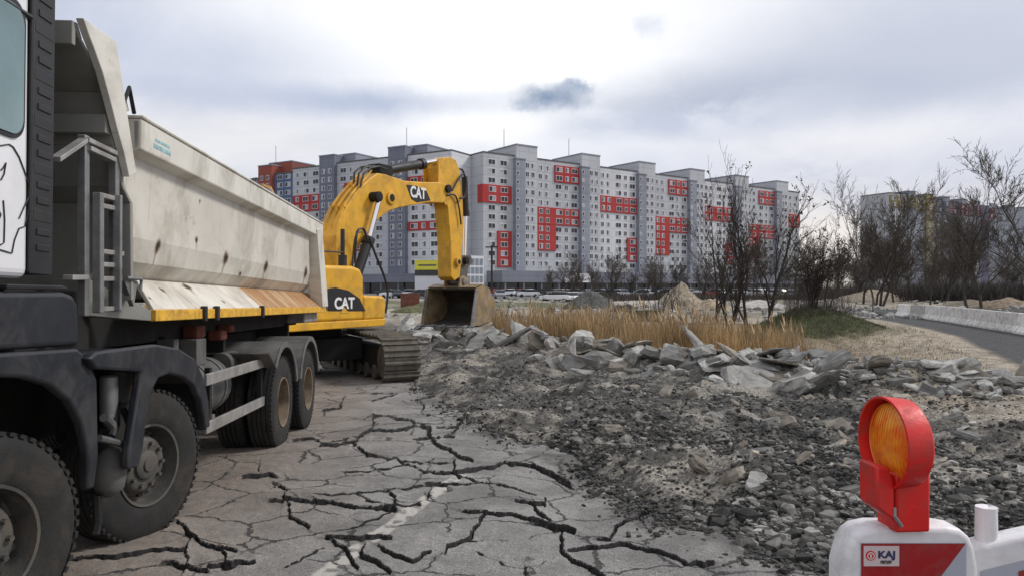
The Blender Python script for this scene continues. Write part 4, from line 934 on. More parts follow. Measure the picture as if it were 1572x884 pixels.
# bucket with linkage
yb, zb = ex(696, 430, 0.)
mb = MB(); mb.tube([(.0, yb+.1, zb+.05), (.0, ex(712, 402)[0], ex(712, 402)[1])], .08, 10); 
mb.prism(epoly([(700, 392), (722, 392), (726, 402), (718, 412), (716, 432), (706, 436), (698, 420)], .2), .14, .22); mb.prism(epoly([(700, 392), (722, 392), (726, 402), (718, 412), (716, 432), (706, 436), (698, 420)], .2), -.22, -.14)
mb.build('bucket_link', MT['track'], exc, bevel=.02)
disc('link_pin', YM, 705, 402, -.36, .34, .13, exc, .07); disc('link_pin', MT['under'], 718, 400, -.36, .34, .11, exc); disc('link_pin', MT['steel'], 714, 432, -.36, .34, .10, exc)
HB = .86; sp_ = []
yT, zT = ex(694, 443, 0); yL, zL = ex(688, 499, 0)
out = [(yT-.05, zT), (yT+.30, zT+.10), (yT+.72, zT-.02), (yT+1.02, zT-.40), (yT+1.02, zT-.78), (yT+.70, zL+.10), (yT+.2, zL), (yL-.12, zL)]
RUSTB = mat('worn_bucket_steel', (.26, .20, .13), .65, .2, .35, 3, .2, 30, dirt=(.38, .24, .08), damt=.6, dsc=2.2); DK = mat('dark_bucket_inside', (.045, .04, .032), .85, 0, .3, 3, .2, 20)
mb = MB(); mb.sheet([[(x, y, z) for x in (-HB, HB)] for y, z in out]); bk = mb.build('bucket', [DK], exc, solid=.04)
mb = MB(); mb.sheet([[(x, y+.045*(1 if i > 2 else 0), z+(.045 if i < 4 else -.045)) for x in (-HB-.01, HB+.01)] for i, (y, z) in enumerate(out)]); mb.build('bucket_shell', RUSTB, bk, solid=.02)
mb = MB(); mb.prism(out, HB, HB+.05); mb.prism(out, -HB-.05, -HB); mb.build_each('side_plate', RUSTB, bk, bevel=.01)
mb = MB(); lip = [(yT-.09, zT), (yT+.03, zT), (yL+.02, zL-.02), (yL-.16, zL-.02)]; mb.prism(lip, HB+.04, HB+.075); mb.prism(lip, -HB-.075, -HB-.04); mb.build_each('side_cutter', MT['steel'], bk, bevel=.01)
mb = MB(); mb.box((-HB-.05, yL-.22, zL-.05), (HB+.05, yL+.02, zL+.01)); mb.build('cutting_edge', MT['steel'], bk, bevel=.01); mb = MB()
for i in range(5): x = -HB+.08+i*(2*HB-.16)/4; mb.prism([(yL-.20, zL-.06), (yL-.20, zL+.04), (yL-.46, zL-.01)], x-.06, x+.06)
mb.build_each('tooth', MT['steel'], bk, bevel=.01)
mb = MB(); mb.prism([(yT-.05, zT+.0), (yT+.6, zT+.03), (yT+.5, zT+.30), (yT+.2, zT+.40), (yT-.0, zT+.34)], .24, .30); mb.prism([(yT-.05, zT+.0), (yT+.6, zT+.03), (yT+.5, zT+.30), (yT+.2, zT+.40), (yT-.0, zT+.34)], -.30, -.24); mb.build_each('bucket_ear', RUSTB, bk, bevel=.02)
# second machine seen over the truck bed: only its arm tip shows
ex2 = empty('excavator', (-18.5, 52, -.2)); tag(ex2, 'orange digger arm tip showing over the rim of the truck bed', 'digger arm')
OY = mat('orange_machine_paint', (.50, .25, .06), .5, 0, .15, 2, .05, 30)
def w3(px, py, Y): return Vector(((px-786)/F*Y+18.5, Y-52, CZ-(py-442)/F*Y+.2))
mb = MB(); mb.tube([w3(396, 360, 52), w3(399, 300, 52), w3(407, 286, 52), w3(413, 290, 52), w3(421, 302, 52)], [.3, .25, .22, .20, .12], 8); a2 = mb.build('arm', OY, ex2)
mb = MB(); mb.tube([w3(411, 289, 51.7), w3(430, 307, 51.7), w3(462, 324, 51.7), w3(478, 340, 51.7)], .07, 6); mb.build('rod', MT['steel'], ex2)
mb = MB(); mb.prism([(-1, 0), (2.5, 0), (2.5, 2.6), (-1, 2.6)], -1.6, 1.5); mb.build('body', OY, ex2, bevel=.1)
# ------------------------------------------------------------------ apartment blocks
WALL = {k: mat('render_'+k, c, .85, 0, .05, .15, 0, dirt=[x*.8 for x in c], damt=.4, dsc=.08) for k, c in dict(light=(.49, .505, .53), white=(.62, .63, .65), grey=(.27, .29, .335), dark=(.18, .195, .245), red=(.43, .045, .042), brick=(.30, .085, .06), blue=(.10, .15, .26), base=(.20, .21, .25), yellow=(.32, .26, .12), ochre=(.25, .20, .10), purple=(.14, .13, .20), maroon=(.19, .045, .06)).items()}
for m_ in WALL.values():        # joints between the wall panels, one per storey and bay
    t, n, l, b = nodes(m_); src = b.inputs['Base Color'].links[0].from_socket; vec = n.new('ShaderNodeTexCoord').outputs['Object']; sx_ = n.new('ShaderNodeSeparateXYZ'); l.new(vec, sx_.inputs[0])
    fz = tmath(t, 'LESS_THAN', tmath(t, 'FRACT', tmath(t, 'DIVIDE', tmath(t, 'ADD', sx_.outputs[2], .06), 2.51)), .05); fx = tmath(t, 'LESS_THAN', tmath(t, 'FRACT', tmath(t, 'DIVIDE', tmath(t, 'ADD', sx_.outputs[0], 300.), 3.3)), .03)
    l.new(tmix(t, tmath(t, 'MULTIPLY', tmath(t, 'MAXIMUM', fz, fx), .35), src, (.06, .065, .075, 1)), b.inputs['Base Color'])
WF = mat('window_frame_white', (.72, .72, .74), .5, 0, .05, 1, 0); WG = mat('dark_window_glass', (.018, .022, .03), .12, 0, .3, .3, 0); WC = mat('curtained_window', (.34, .34, .36), .4, 0, .3, .3, 0)
RF = mat('roof_felt', (.10, .10, .11), .9)
def win_mesh(w_, h, kind):
    mb = MB(); mb.cm = 0; mb.box((-w_/2, -.06, -h/2), (w_/2, .05, h/2)); g = .11; mb.cm = 1
    n = 2 if w_ > 1.2 else 1; pw = (w_-g*(n+1))/n
    for i in range(n):
        mb.cm = (1 if (kind+i) % 3 else 2) if kind else 1
        x = -w_/2+g+i*(pw+g); mb.box((x, -.075, -h/2+g), (x+pw, -.055, h/2-g))
    return mb.mesh('window', [WF, WG, WC])
WM = {k: [win_mesh(k[0], k[1], q) for q in range(4)] for k in ((2.35, 1.5), (1.3, 1.5), (.9, 1.0))}
rb = random.Random(5)
FL = 2.51; ZT = 36.4
def block(name, label, org, dirv, specs, ztop=38.7, depth=13, keep=100, group=None, ZT=ZT, rows=12):
    """specs: list of ('wall'/'tower', u0, u1, wall key, top z, step forward, [windows per row as (u, size)], red panels [(u0,u1,r0,r1,key)])"""
    th = math.atan2(dirv[1], dirv[0]); root = empty(name, (org[0], org[1], 0), (0, 0, th)); tag(root, label, 'apartment block', group)
    wins = []
    for sp_ in specs:
        kind, u0, u1, key, zt, fw, ws, panels = sp_
        mb = MB(); mb.box((u0, -fw, -1), (u1, depth, zt)); mb.build('tower' if kind == 'tower' else 'wall', WALL[key], root)
        mb = MB(); mb.box((u0-.12, -fw-.15, zt+.003), (u1+.12, depth+.1, zt+.35)); mb.build('parapet', WALL['grey'] if kind == 'tower' else RF, root)
        for (a, b_, r0, r1, k) in panels:
            z1 = ZT-FL*r0+FL/2; z0 = ZT-FL*r1-FL/2
            mb = MB(); mb.box((a, -fw-.35, z0+.05), (b_, -fw+.1, z1-.05)); mb.build('colour_panel', WALL[k], root)
        for r in range(rows):
            for (u, size) in ws:
                on = any(a < u < b_ and r0 <= r <= r1 for a, b_, r0, r1, _ in panels)
                wins.append((u, -fw-(.37 if on else .02), ZT-FL*r, size))
    root['n'] = len(wins)
    Mw = root.matrix_basis; wins.sort(key=lambda q: (Mw @ Vector((q[0], q[1], 0))).length)
    rest = MB()
    for i, (u, y, z, size) in enumerate(wins):
        me = rb.choice(WM[size])
        if i < keep: o = link('window', me, root); o.location = (u, y, z)
        else:
            b0 = len(rest.v); rest.v += [v.co+Vector((u, y, z)) for v in me.vertices]
            for p in me.polygons: rest.f.append([b0+k for k in p.vertices]); rest.m.append(p.material_index)
    if rest.v: tag(rest.build('windows', [WF, WG, WC], root), kind='stuff')
    del root['n']
    return root
B_, S_, T_ = (2.35, 1.5), (1.3, 1.5), (.9, 1.0)
def tower_w(u1): return [(u1-6.6, T_), (u1-3.6, S_), (u1-1.6, S_)]
specs = [('wall', -18, -7.4, 'light', 38.7, 0, [(-15.2, B_), (-11.2, B_)], [(-18.2, -8.6, 3, 4, 'red'), (-13.4, -8.6, 8, 11, 'red')])]
for m_ in range(6):
    u = m_*24.3
    specs.append(('tower', u-7.4, u, 'light', 41.8, .9, [(u-3.6, S_), (u-1.6, S_)], []))
    specs.append(('tower', u-7.9, u-4.6, 'grey', 37.8, 1.4, [(u-7.3, T_)], []))
    if m_ == 5: specs.append(('wall', u, u+8.5, 'light', 38.7, 0, [(u+2.5, S_), (u+6, B_)], [(u+.2, u+8.6, 3, 4, 'red')])); break
    ws = [(u+1.8, S_), (u+4.2, S_), (u+8.6, B_), (u+11.6, S_), (u+14.6, B_)]
    pn = [(u+7.0, u+16.4, 0, 1, 'red'), (u+.3, u+16.6, 5, 6, 'red'), (u+.3, u+7.4, 7, 9, 'red')] if m_ % 2 == 0 else [(u+.3, u+16.4, 3, 4, 'red'), (u+12.2, u+16.5, 8, 10, 'red')]
    specs.append(('wall', u, u+16.9, ('light', 'white')[m_ % 2], 38.7, 0, ws, pn))
RB = block('apartment_block', 'long grey and white apartment block with red panels right of the digger stick', (6.7, 215), (.807, .588), specs)
mb = MB(); mb.box((-18.45, -.352, 25.14), (-18.21, 2.2, 30.06)); mb.build('colour_panel', WALL['red'], RB)
mb = MB()
for u in (-8.2, 16.0): mb.tube([(u, 4, 41.5), (u, 4, 47.0)], .09, 5)
mb.build_each('antenna', MT['steel'], RB)
specs = []
for m_, (tk_, wk) in enumerate((('dark', 'white'), ('dark', 'light'), ('brick', 'light'))):
    u = -m_*26.6
    tw = 6.1
    specs.append(('tower', u, u+tw, 'brick' if m_ == 2 else 'dark', 41.0 if m_ < 2 else 40.2, 1.2, [(u+1.6, S_), (u+4.3, S_)], []))
    specs.append(('tower', u+.3, u+tw+4.5, 'brick' if m_ == 2 else 'grey', 41.6, -3.0, [], []))
    ws = [(u+8.6, B_), (u+11.8, S_), (u+15.3, B_), (u+18.6, S_)]
    e = u+(26.6 if m_ else 21.0)
    if m_: ws.append((u+22.4, B_))
    pn = {0: [(u+tw+.3, u+16.6, 2, 3, 'red'), (u+tw+.3, u+16.6, 7, 7, 'red')], 1: [(u+9.2, u+26, 2, 3, 'red'), (u+9.2, u+16, 7, 9, 'red')], 2: [(u+14.6, u+26, 3, 4, 'red'), (u+14.6, u+19, 5, 8, 'red')]}[m_]
    if m_ == 2:
        specs.append(('wall', u+tw, u+14.2, 'blue', 37.4, 0, [(u+8.6, B_), (u+12., B_)], [])); specs.append(('wall', u+14.21, e, 'light', 38.4, 0, [(u+16.5, S_), (u+20, B_), (u+24, B_)], pn))
    else: specs.append(('wall', u+tw, e, wk, 38.6, 0, ws, pn))
specs.append(('wall', -53.2-17, -53.2, 'dark', 36.6, 0, [(-53.2-x, B_) for x in (3, 7, 11, 15)], []))
LB = block('apartment_block', 'long apartment block with a brick red tower behind the truck bed and excavator boom', (-34.3, 212), (.86, -.51), specs, ztop=38.7)
mb = MB()
for u in (-51, 2.5): mb.tube([(u, 4, 40.5), (u, 4, 47.5)], .09, 5)
mb.build_each('antenna', MT['steel'], LB)
specs = []; u = 0
for m_, (k1, k2) in enumerate((('ochre', 'light'), ('yellow', 'grey'), ('purple', 'grey'), ('maroon', 'purple'), ('maroon', 'light'), ('maroon', 'purple'), ('purple', 'grey'), ('ochre', 'grey'), ('maroon', 'grey'), ('purple', 'grey'))):
    fw = -m_*3.0
    specs.append(('wall', u, u+11, k2, 41.2, fw, [(u+2.5, B_), (u+6, S_), (u+9, B_)], [(u+.1, u+10.9, 0, 1, k1)])); specs.append(('tower', u+11.01, u+15.5, 'grey' if k1 != 'yellow' else k1, 42.4, fw+.8, [(u+13, S_)], [(u+11.1, u+15.4, 0, 1, k1)]))
    u += 15.6
FB = block('apartment_block', 'distant stepped apartment block in ochre, purple and maroon behind the bare trees at the right', (157, 312), (.90, .43), specs, keep=60, depth=14, ZT=39.2, rows=14)
# low shopping arcades at the foot of the blocks
def arcade(name, label, org, dirv, u0, u1, fw, zt=6.4):
    th = math.atan2(dirv[1], dirv[0]); root = empty(name, (org[0], org[1], 0), (0, 0, th)); tag(root, label, 'shop arcade')
    mb = MB(); mb.box((u0, -fw, 3.3), (u1, -1.6, zt)); mb.build('fascia', WALL['base'], root); mb = MB(); mb.box((u0+.3, -fw+1.6, -1), (u1-.3, -1.7, 3.28)); mb.build('shop_front', WG, root)
    mb = MB(); u = u0+1
    while u < u1: mb.box((u, -fw+.15, -1), (u+.35, -fw+.5, 3.27)); u += 6.1
    mb.build_each('column', WALL['base'], root); return root
ar = arcade('shop_arcade', 'low grey arcade with dark shopfronts along the right block', (6.7, 215), (.807, .588), -18, 128, 9)
mb = MB(); mb.box((-32, -9.2, -1), (-24, -1.0, 10.0)); fc = mb.build('glazed_front', WF, ar); mb = MB()
for i in range(6):
    for j in range(3): mb.box((-31.8+i*1.3, -9.26, 3.2+j*2.2), (-30.8+i*1.3, -9.2, 4.9+j*2.2))
mb.build('pane', mat('pale_glazing', (.22, .26, .30), .2), fc)
mb = MB(); mb.box((3, -9.3, 3.35), (13, -9.0, 5.9)); mb.build('sign_board', WF, ar)
al = arcade('shop_arcade', 'low grey arcade below the left block behind the excavator', (-34.3, 212), (.86, -.51), -60, 20, 7, 5.6)
sh = empty('shop_pavilion', (-22.5, 196, 0), (0, 0, R(-8))); tag(sh, 'small white shop with a yellow sign board behind the digger stick', 'shop')
mb = MB(); mb.box((-3.0, 0, -1), (9, 8, 5.0)); mb.build('wall', WF, sh); mb = MB(); mb.box((-2.9, -.3, 6.5), (3.8, 0, 9.0)); sg = mb.build('sign', mat('bright_yellow_sign', (.72, .66, .06), .5), sh)
mb = MB(); mb.box((-2.95, -.2, 5.01), (8.9, 7.9, 6.48)); mb.build('glazing', WG, sh); mb = MB(); mb.box((-2.9, .0, 6.49), (8.9, 7.8, 8.2)); mb.build('upper_wall', WF, sh)
mb = MB(); mb.box((-2.0, -.33, 7.5), (2.8, -.30, 7.9)); mb.build('lettering_band', MT['greyp'], sg)

# ------------------------------------------------------------------ parked cars
def car_proto(paint):
    r_ = empty('parked_car', (0, 0, 0)); hw = .85
    body = [(-2.1, .35), (-2.15, .75), (-1.9, .95), (-1.25, 1.02), (1.3, .98), (2.0, .85), (2.12, .6), (2.1, .35)]
    cabn = [(-1.75, .97), (-1.35, 1.42), (.15, 1.46), (1.05, 1.0)]
    mb = MB(); mb.prism(body, -hw, hw); mb.build('body', paint, r_, bevel=.08, smooth=True)
    mb = MB(); mb.prism(cabn, -hw+.12, hw-.12); mb.build('glasshouse', MT['carglass'], r_, bevel=.05)
    mb = MB(); mb.prism([(-1.36, 1.41), (.16, 1.45), (.12, 1.49), (-1.3, 1.46)], -hw+.13, hw-.13); mb.build('roof', paint, r_)
    mb = MB()
    for y in (-1.3, 1.3):
        for x in (-hw+.1, hw-.1): mb.lathe([(-.1, .01), (-.1, .31), (.1, .31), (.1, .01)], 12, 'x', (x, y, .31))
    mb.build_each('wheel', MT['cartyre'], r_)
    return r_
cols = ['whitecar', 'silvercar', 'darkcar', 'redcar', 'bluecar']; names = ['white', 'silver', 'dark', 'red', 'blue']
protos = {k: car_proto(MT[k]) for k in cols}; usedp = {k: 0 for k in cols}; rcar = random.Random(3)
def put_car(px, py, Yd, k, rot=None, label=None, group=None):
    p = protos[k]; o = p if not usedp[k] else copy_tree(p); usedp[k] = 1
    X = (px-786)/F*Yd; o.location = (X, Yd, float(gz(X, Yd, False))); o.rotation_euler = (0, 0, rot if rot is not None else R(rcar.choice([90, 90, 60, 20, 110, 0])+rcar.uniform(-8, 8)))
    tag(o, label or '%s car in the crowded parking area at the foot of the blocks' % names[cols.index(k)], 'car', group or '%s cars parked before the blocks' % names[cols.index(k)])
put_car(852, 458, 104, 'whitecar', R(80), 'white car parked alone on the grass left of the dark pile', 'cars near the dark pile')
put_car(873, 456, 108, 'whitecar', R(20), 'white car just left of the dark gravel pile', 'cars near the dark pile')
put_car(878, 446, 150, 'redcar', R(85), 'dark red car under the arcade left of the dark gravel pile', 'cars near the dark pile')
for i in range(110):
    px = rcar.uniform(575, 1330); Yd = rcar.choice([128, 140, 152, 165, 178])+rcar.uniform(-3, 3)
    if Yd > 170 and px < 700: continue
    kc = rcar.choices(cols, [.36, .25, .27, .07, .05])[0]
    where = ['left of the digger stick', 'behind the digger stick', 'between the bucket and the lamp pole', 'between the lamp pole and the dark gravel pile', 'behind the dark gravel pile', 'between the dark pile and the pointed sand pile', 'behind the pointed sand pile', 'behind the black reed side trees', 'behind the green mound'][sum(px > q for q in (660, 745, 758, 865, 950, 1015, 1085, 1215))]
    put_car(px, 450, Yd, kc, None, '%s car in the %s row, %s' % (names[cols.index(kc)], 'front' if Yd < 134 else 'second' if Yd < 146 else 'third' if Yd < 158.5 else 'fourth' if Yd < 171 else 'rearmost', where))
# ------------------------------------------------------------------ piles, low walls, poles on the site
def pile(px, Yd, w_, h, name, label, mcol, seed, asp=.8):
    X0 = (px-786)/F*Yd; g = float(gz(X0, Yd, False)); n_ = 44; V = []; 
    u = np.linspace(-1.15, 1.15, n_); UU, VV = np.meshgrid(u, u); rr_ = np.hypot(UU, VV)+(fbm(UU*2+seed, VV*2, 3)-.5)*.35
    H = h*np.clip(1-rr_, 0, 1)**.85*(1+.25*(fbm(UU*5+seed, VV*5, 3)-.5))-.25*(rr_ > 1)
    V = np.stack([UU*w_/2+X0, VV*w_/2*asp+Yd, H+g-.04], -1).reshape(-1, 3); ii = (np.arange(n_-1)[:, None]*n_+np.arange(n_-1)[None]).ravel()
    me = fast_mesh(name, V, np.stack([ii, ii+1, ii+n_+1, ii+n_], -1), stone_mat(name, mcol), True); tag(link(name, me), label, 'pile')
pile(905, 66, 5.4, 1.75, 'gravel_pile', 'dark grey gravel pile beyond the reeds', (.075, .075, .07), 1)
pile(962, 60, 3.6, .7, 'gravel_pile', 'flat dark gravel pile joined to the right of the bigger dark pile', (.085, .08, .07), 2)
pile(1046, 68, 4.9, 2.6, 'sand_pile', 'pointed pale sand pile behind the thin bare stems', (.33, .28, .21), 3)
pile(1090, 66, 4.2, 1.1, 'sand_pile', 'low brownish sand pile right of the pointed one', (.26, .21, .15), 4)
pile(1340, 100, 11, 1.7, 'sand_pile', 'broad pale earth pile left of the tall bare trees', (.30, .25, .19), 5)
pile(1270, 88, 8, .9, 'sand_pile', 'low pale sand heap behind the green mound', (.36, .33, .28), 6)
pile(1165, 80, 7, .9, 'sand_pile', 'white sand heap seen between the black tree trunks', (.45, .43, .40), 8)
pile(1548, 74, 7.5, 1.2, 'sand_pile', 'earth pile at the right edge above the barriers', (.26, .20, .14), 7)
pile(1490, 80, 6.0, .8, 'sand_pile', 'low earth pile behind the middle barriers', (.22, .18, .13), 9)
pile(628, 34, 3.4, .55, 'rubble_pile', 'low rubble pile left of the digger bucket', (.22, .20, .17), 10)
pile(800, 70, 6.4, .5, 'sand_pile', 'flat sandy strip heap left of the dark pile', (.36, .32, .26), 12)
pile(652, 60, 6, .9, 'earth_pile', 'grassy low earth bank left behind the bucket', (.13, .13, .06), 13)
def wallseg(name, label, p0, p1, h, th, m_, cat, z=0):
    (x0, y0), (x1, y1) = p0, p1; L_ = math.hypot(x1-x0, y1-y0); g = float(gz((x0+x1)/2, (y0+y1)/2, False))
    mb = MB(); mb.box((0, -th/2, -.3), (L_, th/2, h)); o = mb.build(name, m_, None, bevel=.03); o.location = (x0, y0, g+z); o.rotation_euler = (0, 0, math.atan2(y1-y0, x1-x0)); tag(o, label, cat); return o
CN = stone_mat('pale_cast_concrete', (.48, .46, .40), .12)
def px2(px, Y): return ((px-786)/F*Y, Y)
wallseg('concrete_wall', 'low pale concrete wall behind the middle of the reeds', px2(845, 50), px2(962, 50), .55, .3, CN, 'low wall')
wallseg('concrete_curb', 'thin pale concrete edge behind the left reeds', px2(735, 52), px2(842, 51), .18, .3, CN, 'curb')
wallseg('concrete_curb', 'long thin pale edge behind the black tree trunks', px2(1030, 44), px2(1185, 42), .12, .3, CN, 'curb')
wallseg('wooden_fence', 'rust brown board fence left of the digger bucket', px2(615, 60), px2(644, 60), 1.5, .1, mat('rust_boards', (.16, .06, .04), .9, 0, .3, 3), 'fence')
wallseg('site_container', 'dark green box lying beyond the reeds right of the low wall', px2(965, 49), px2(1010, 49), .75, 1.5, mat('dark_green', (.045, .055, .035), .8, 0, .3, 3), 'box')
wallseg('blue_tarp', 'small blue covered stack right behind the bucket', px2(746, 92), px2(758, 92), 1.1, 1.0, mat('blue_tarp', (.10, .14, .26), .6), 'tarp')
lp = empty('lamp_post', (*px2(755, 120), 0)); tag(lp, 'dark pole with short cross arms before the red corner panel', 'pole')
mb = MB(); mb.tube([(0, 0, -1), (0, 0, 8.6)], .16, 8); mb.build('pole', MT['bark'], lp); mb = MB(); mb.box((-1.0, -.1, 8.2), (1.0, .1, 8.4)); mb.build('cross_arm', MT['bark'], lp)
# concrete barriers beside the raised road
BA = [(14.6+7.0, 22.5), (21.2, 31), (24.2, 41), (28, 54), (30, 62)]
BA = [(18.2, 20.0), (19.9, 26), (21.3, 31.2), (28.2, 54.5)]
def barrier_mesh():
    mb = MB(); P = [(-.30, 0), (-.30, .08), (-.14, .30), (-.08, .80), (.08, .80), (.14, .30), (.30, .08), (.30, 0)]
    mb.prism([(x, z) for x, z in P], -1.96, 1.96, 'y'); mb.add([(0, 0, 0)], []); return mb
def along(t):      # t metres from the far end towards the camera
    x0, y0 = 28.2, 54.5; x1, y1 = 21.3, 31.2; L_ = math.hypot(x1-x0, y1-y0); return x0+(x1-x0)*t/L_, y0+(y1-y0)*t/L_
bm_ = None; ordn = ['farthest', 'second farthest', 'third farthest', 'fourth', 'fifth', 'nearest but two', 'nearest but one', 'nearest', '', '']
for i in range(7):
    x, y = along(2+i*4.0); mb = MB(); P = [(-.32, 0), (-.32, .10), (-.16, .32), (-.09, .85), (.09, .85), (.16, .32), (.32, .10), (.32, 0)]
    if bm_ is None:
        vs = MB(); n_ = len(P); vv = [(p[0], -1.97, p[1]) for p in P]+[(p[0], 1.97, p[1]) for p in P]; vs.add(vv, [tuple(range(n_)), tuple(range(n_, 2*n_))[::-1]]+[(a, (a+1) % n_, n_+(a+1) % n_, n_+a) for a in range(n_)])
        bm_ = vs.mesh('concrete_barrier', stone_mat('barrier_concrete', (.62, .60, .57), .08))
    o = link('concrete_barrier', bm_); o.location = (x, y, float(gz(x, y, False))-.01); o.rotation_euler = (0, 0, math.atan2(23.3, 6.9)-math.pi/2+R(rc.uniform(-.6, .6)))
    md = o.modifiers.new('b', 'BEVEL'); md.width = .02; md.segments = 2
    tag(o, 'pale concrete road barrier, number %s of the row counted from its far end' % ['one', 'two', 'three', 'four', 'five', 'six', 'seven'][i], 'barrier', 'concrete barriers beside the raised road')
# thin marker posts
for px, py, Yd in ((1293, 455, 60), (1340, 455, 58)):
    x, y = px2(px, Yd); mb = MB(); mb.tube([(0, 0, -.2), (0, 0, 1.2)], .05, 6); o = mb.build('marker_post', MT['greyp']); o.location = (x, y, float(gz(x, y, False))); tag(o, 'thin grey post on the sand %s' % ('behind the green mound' if px < 1300 else 'left of the far barrier'), 'post')

# ------------------------------------------------------------------ bare trees
def tree_mesh(seed, H, stems=1, lean=0., spread=.5, up=.35, depth=6, r0=.07, first=.35, twig=.004, leafy=0., density=1.0, sides=5, fork=.0):
    """stems and limbs (thick) and twigs (thin) grown by branching"""
    r = np.random.default_rng(seed); TV, TF, CV, CF, LV = [], [], [], [], []
    def seg_tube(P, Rr, thick):
        Vv, Ff = (TV, TF) if thick else (CV, CF); n_ = sides if thick else 3; b0 = len(Vv)
        d = P[-1]-P[0]; d = d/(np.linalg.norm(d)+1e-9); a = np.cross(d, [.3, .9, .2]); a /= np.linalg.norm(a)+1e-9; c = np.cross(d, a)
        for p, q in zip(P, Rr):
            for j in range(n_): t_ = 6.2832*j/n_; Vv.append(p+(a*math.cos(t_)+c*math.sin(t_))*q)
        for i in range(len(P)-1):
            for j in range(n_): Ff.append((b0+i*n_+j, b0+i*n_+(j+1) % n_, b0+(i+1)*n_+(j+1) % n_, b0+(i+1)*n_+j))
    def grow(p, d, L_, rad, lv):
        k = 4 if lv < 3 else 3; P = [p]; Rr = [rad]; q = p.copy(); dd = d.copy()
        for i in range(k):
            dd = dd+r.normal(0, .13 if lv < 2 else .2, 3); dd[2] += up*.12; dd /= np.linalg.norm(dd); q = q+dd*L_/k; P.append(q.copy()); Rr.append(max(rad*(1-.55*(i+1)/k), twig))
        seg_tube(P, Rr, lv < 3)
        if lv >= depth:
            if leafy and r.random() < leafy: LV.append(q.copy())
            return
        nb = int(round((r.integers(3, 6) if lv < 2 else r.integers(2, 5))*density)); lo = first if lv == 0 else .2
        for j in range(nb):
            f_ = lo+(1-lo)*(j+r.random()*.9)/nb; ix = min(int(f_*k), k-1); fr = f_*k-ix; pp = P[ix]*(1-fr)+P[ix+1]*fr
            ax_ = r.normal(0, 1, 3); ax_ -= dd*ax_.dot(dd); ax_ /= np.linalg.norm(ax_)+1e-9
            sp2 = spread*r.uniform(.7, 1.3); nd_ = dd*math.cos(sp2)+ax_*math.sin(sp2); nd_[2] += up*.4; nd_ /= np.linalg.norm(nd_)
            grow(pp, nd_, L_*r.uniform(.5, .72)*(1-.25*f_), max(Rr[ix]*(.62 if lv < 3 else .5), twig), lv+1)
        nd_ = dd+r.normal(0, .15, 3); nd_ /= np.linalg.norm(nd_); grow(q, nd_, L_*.62, max(Rr[-1], twig), lv+1)
    for s_ in range(stems):
        a = 6.28*s_/max(stems, 1)+r.random(); off = np.array([math.cos(a), math.sin(a), 0])*(.18*H/6 if stems > 1 else 0)
        d = np.array([lean+(.16*math.cos(a) if stems > 1 else 0), .16*math.sin(a) if stems > 1 else 0, 1.]); d /= np.linalg.norm(d)
        grow(off+np.array([0, 0, -.25]), d, H*.48*r.uniform(.85, 1.1), r0*(1 if stems == 1 else r.uniform(.65, 1)), 0)
    return TV, TF, CV, CF, LV
def make_tree(name, label, cat, seed, bark, twigm, group=None, **k):
    TV, TF, CV, CF, LV = tree_mesh(seed, **k); root = empty(name, (0, 0, 0)); tag(root, label, cat, group)
    link('trunk', fast_mesh('trunk', TV, TF, bark, True), root)
    if CV: cr = link('crown', fast_mesh('crown', CV, CF, twigm, False), root)
    if LV:
        r = np.random.default_rng(seed); A = np.repeat(np.array(LV), 3, 0)+r.normal(0, .05, (len(LV)*3, 3)); s_ = .045
        V = (A[:, None]+r.normal(0, s_, (len(A), 3, 3))).reshape(-1, 3); link('dry_leaves', fast_mesh('dry_leaves', V, np.arange(len(V)).reshape(-1, 3), MT['dryleaf']), cr)
    return root
def place(root, px, Y, rz=0, s=1, dz=0):
    X = (px-786)/F*Y; root.location = (X, Y, float(gz(X, Y, False))+dz); root.rotation_euler = (0, 0, rz); root.scale = (s, s, s)
    return root
NT = dict(stems=1, depth=4, spread=.42, up=.5, r0=.10, twig=.0055, first=.30)
place(make_tree('bare_tree', 'left black tree of two stems rising from the reed edge', 'tree', 21, MT['bark'], MT['twig'], H=7.4, **{**NT, 'stems': 2, 'lean': -.06, 'leafy': .12}), 1105, 27)
place(make_tree('bare_tree', 'slender black tree leaning right, second from the left at the reeds', 'tree', 22, MT['bark'], MT['twig'], H=6.0, **{**NT, 'stems': 1, 'lean': .22, 'r0': .08}), 1118, 28.5)
place(make_tree('bare_tree', 'straight black stem in the middle of the reed side trees', 'tree', 23, MT['bark'], MT['twig'], H=6.6, **{**NT, 'lean': .03, 'r0': .085, 'leafy': .1}), 1148, 27)
place(make_tree('bare_tree', 'black tree leaning right over the green mound', 'tree', 24, MT['bark'], MT['twig'], H=7.4, **{**NT, 'lean': .24, 'r0': .11, 'leafy': .25}), 1178, 27)
place(make_tree('bare_shrub', 'dense dark bush of several stems on top of the green mound', 'shrub', 25, MT['bark'], MT['twig'], H=3.6, stems=6, depth=4, spread=.6, up=.35, r0=.07, twig=.005, first=.3, density=.9, leafy=.14), 1248, 33, 0, 1, -.05)
place(make_tree('bare_tree', 'thin tree leaning left on the right flank of the green mound', 'tree', 26, MT['bark'], MT['twig'], H=4.6, **{**NT, 'stems': 2, 'lean': .2, 'r0': .045, 'leafy': .15}), 1265, 33.5)
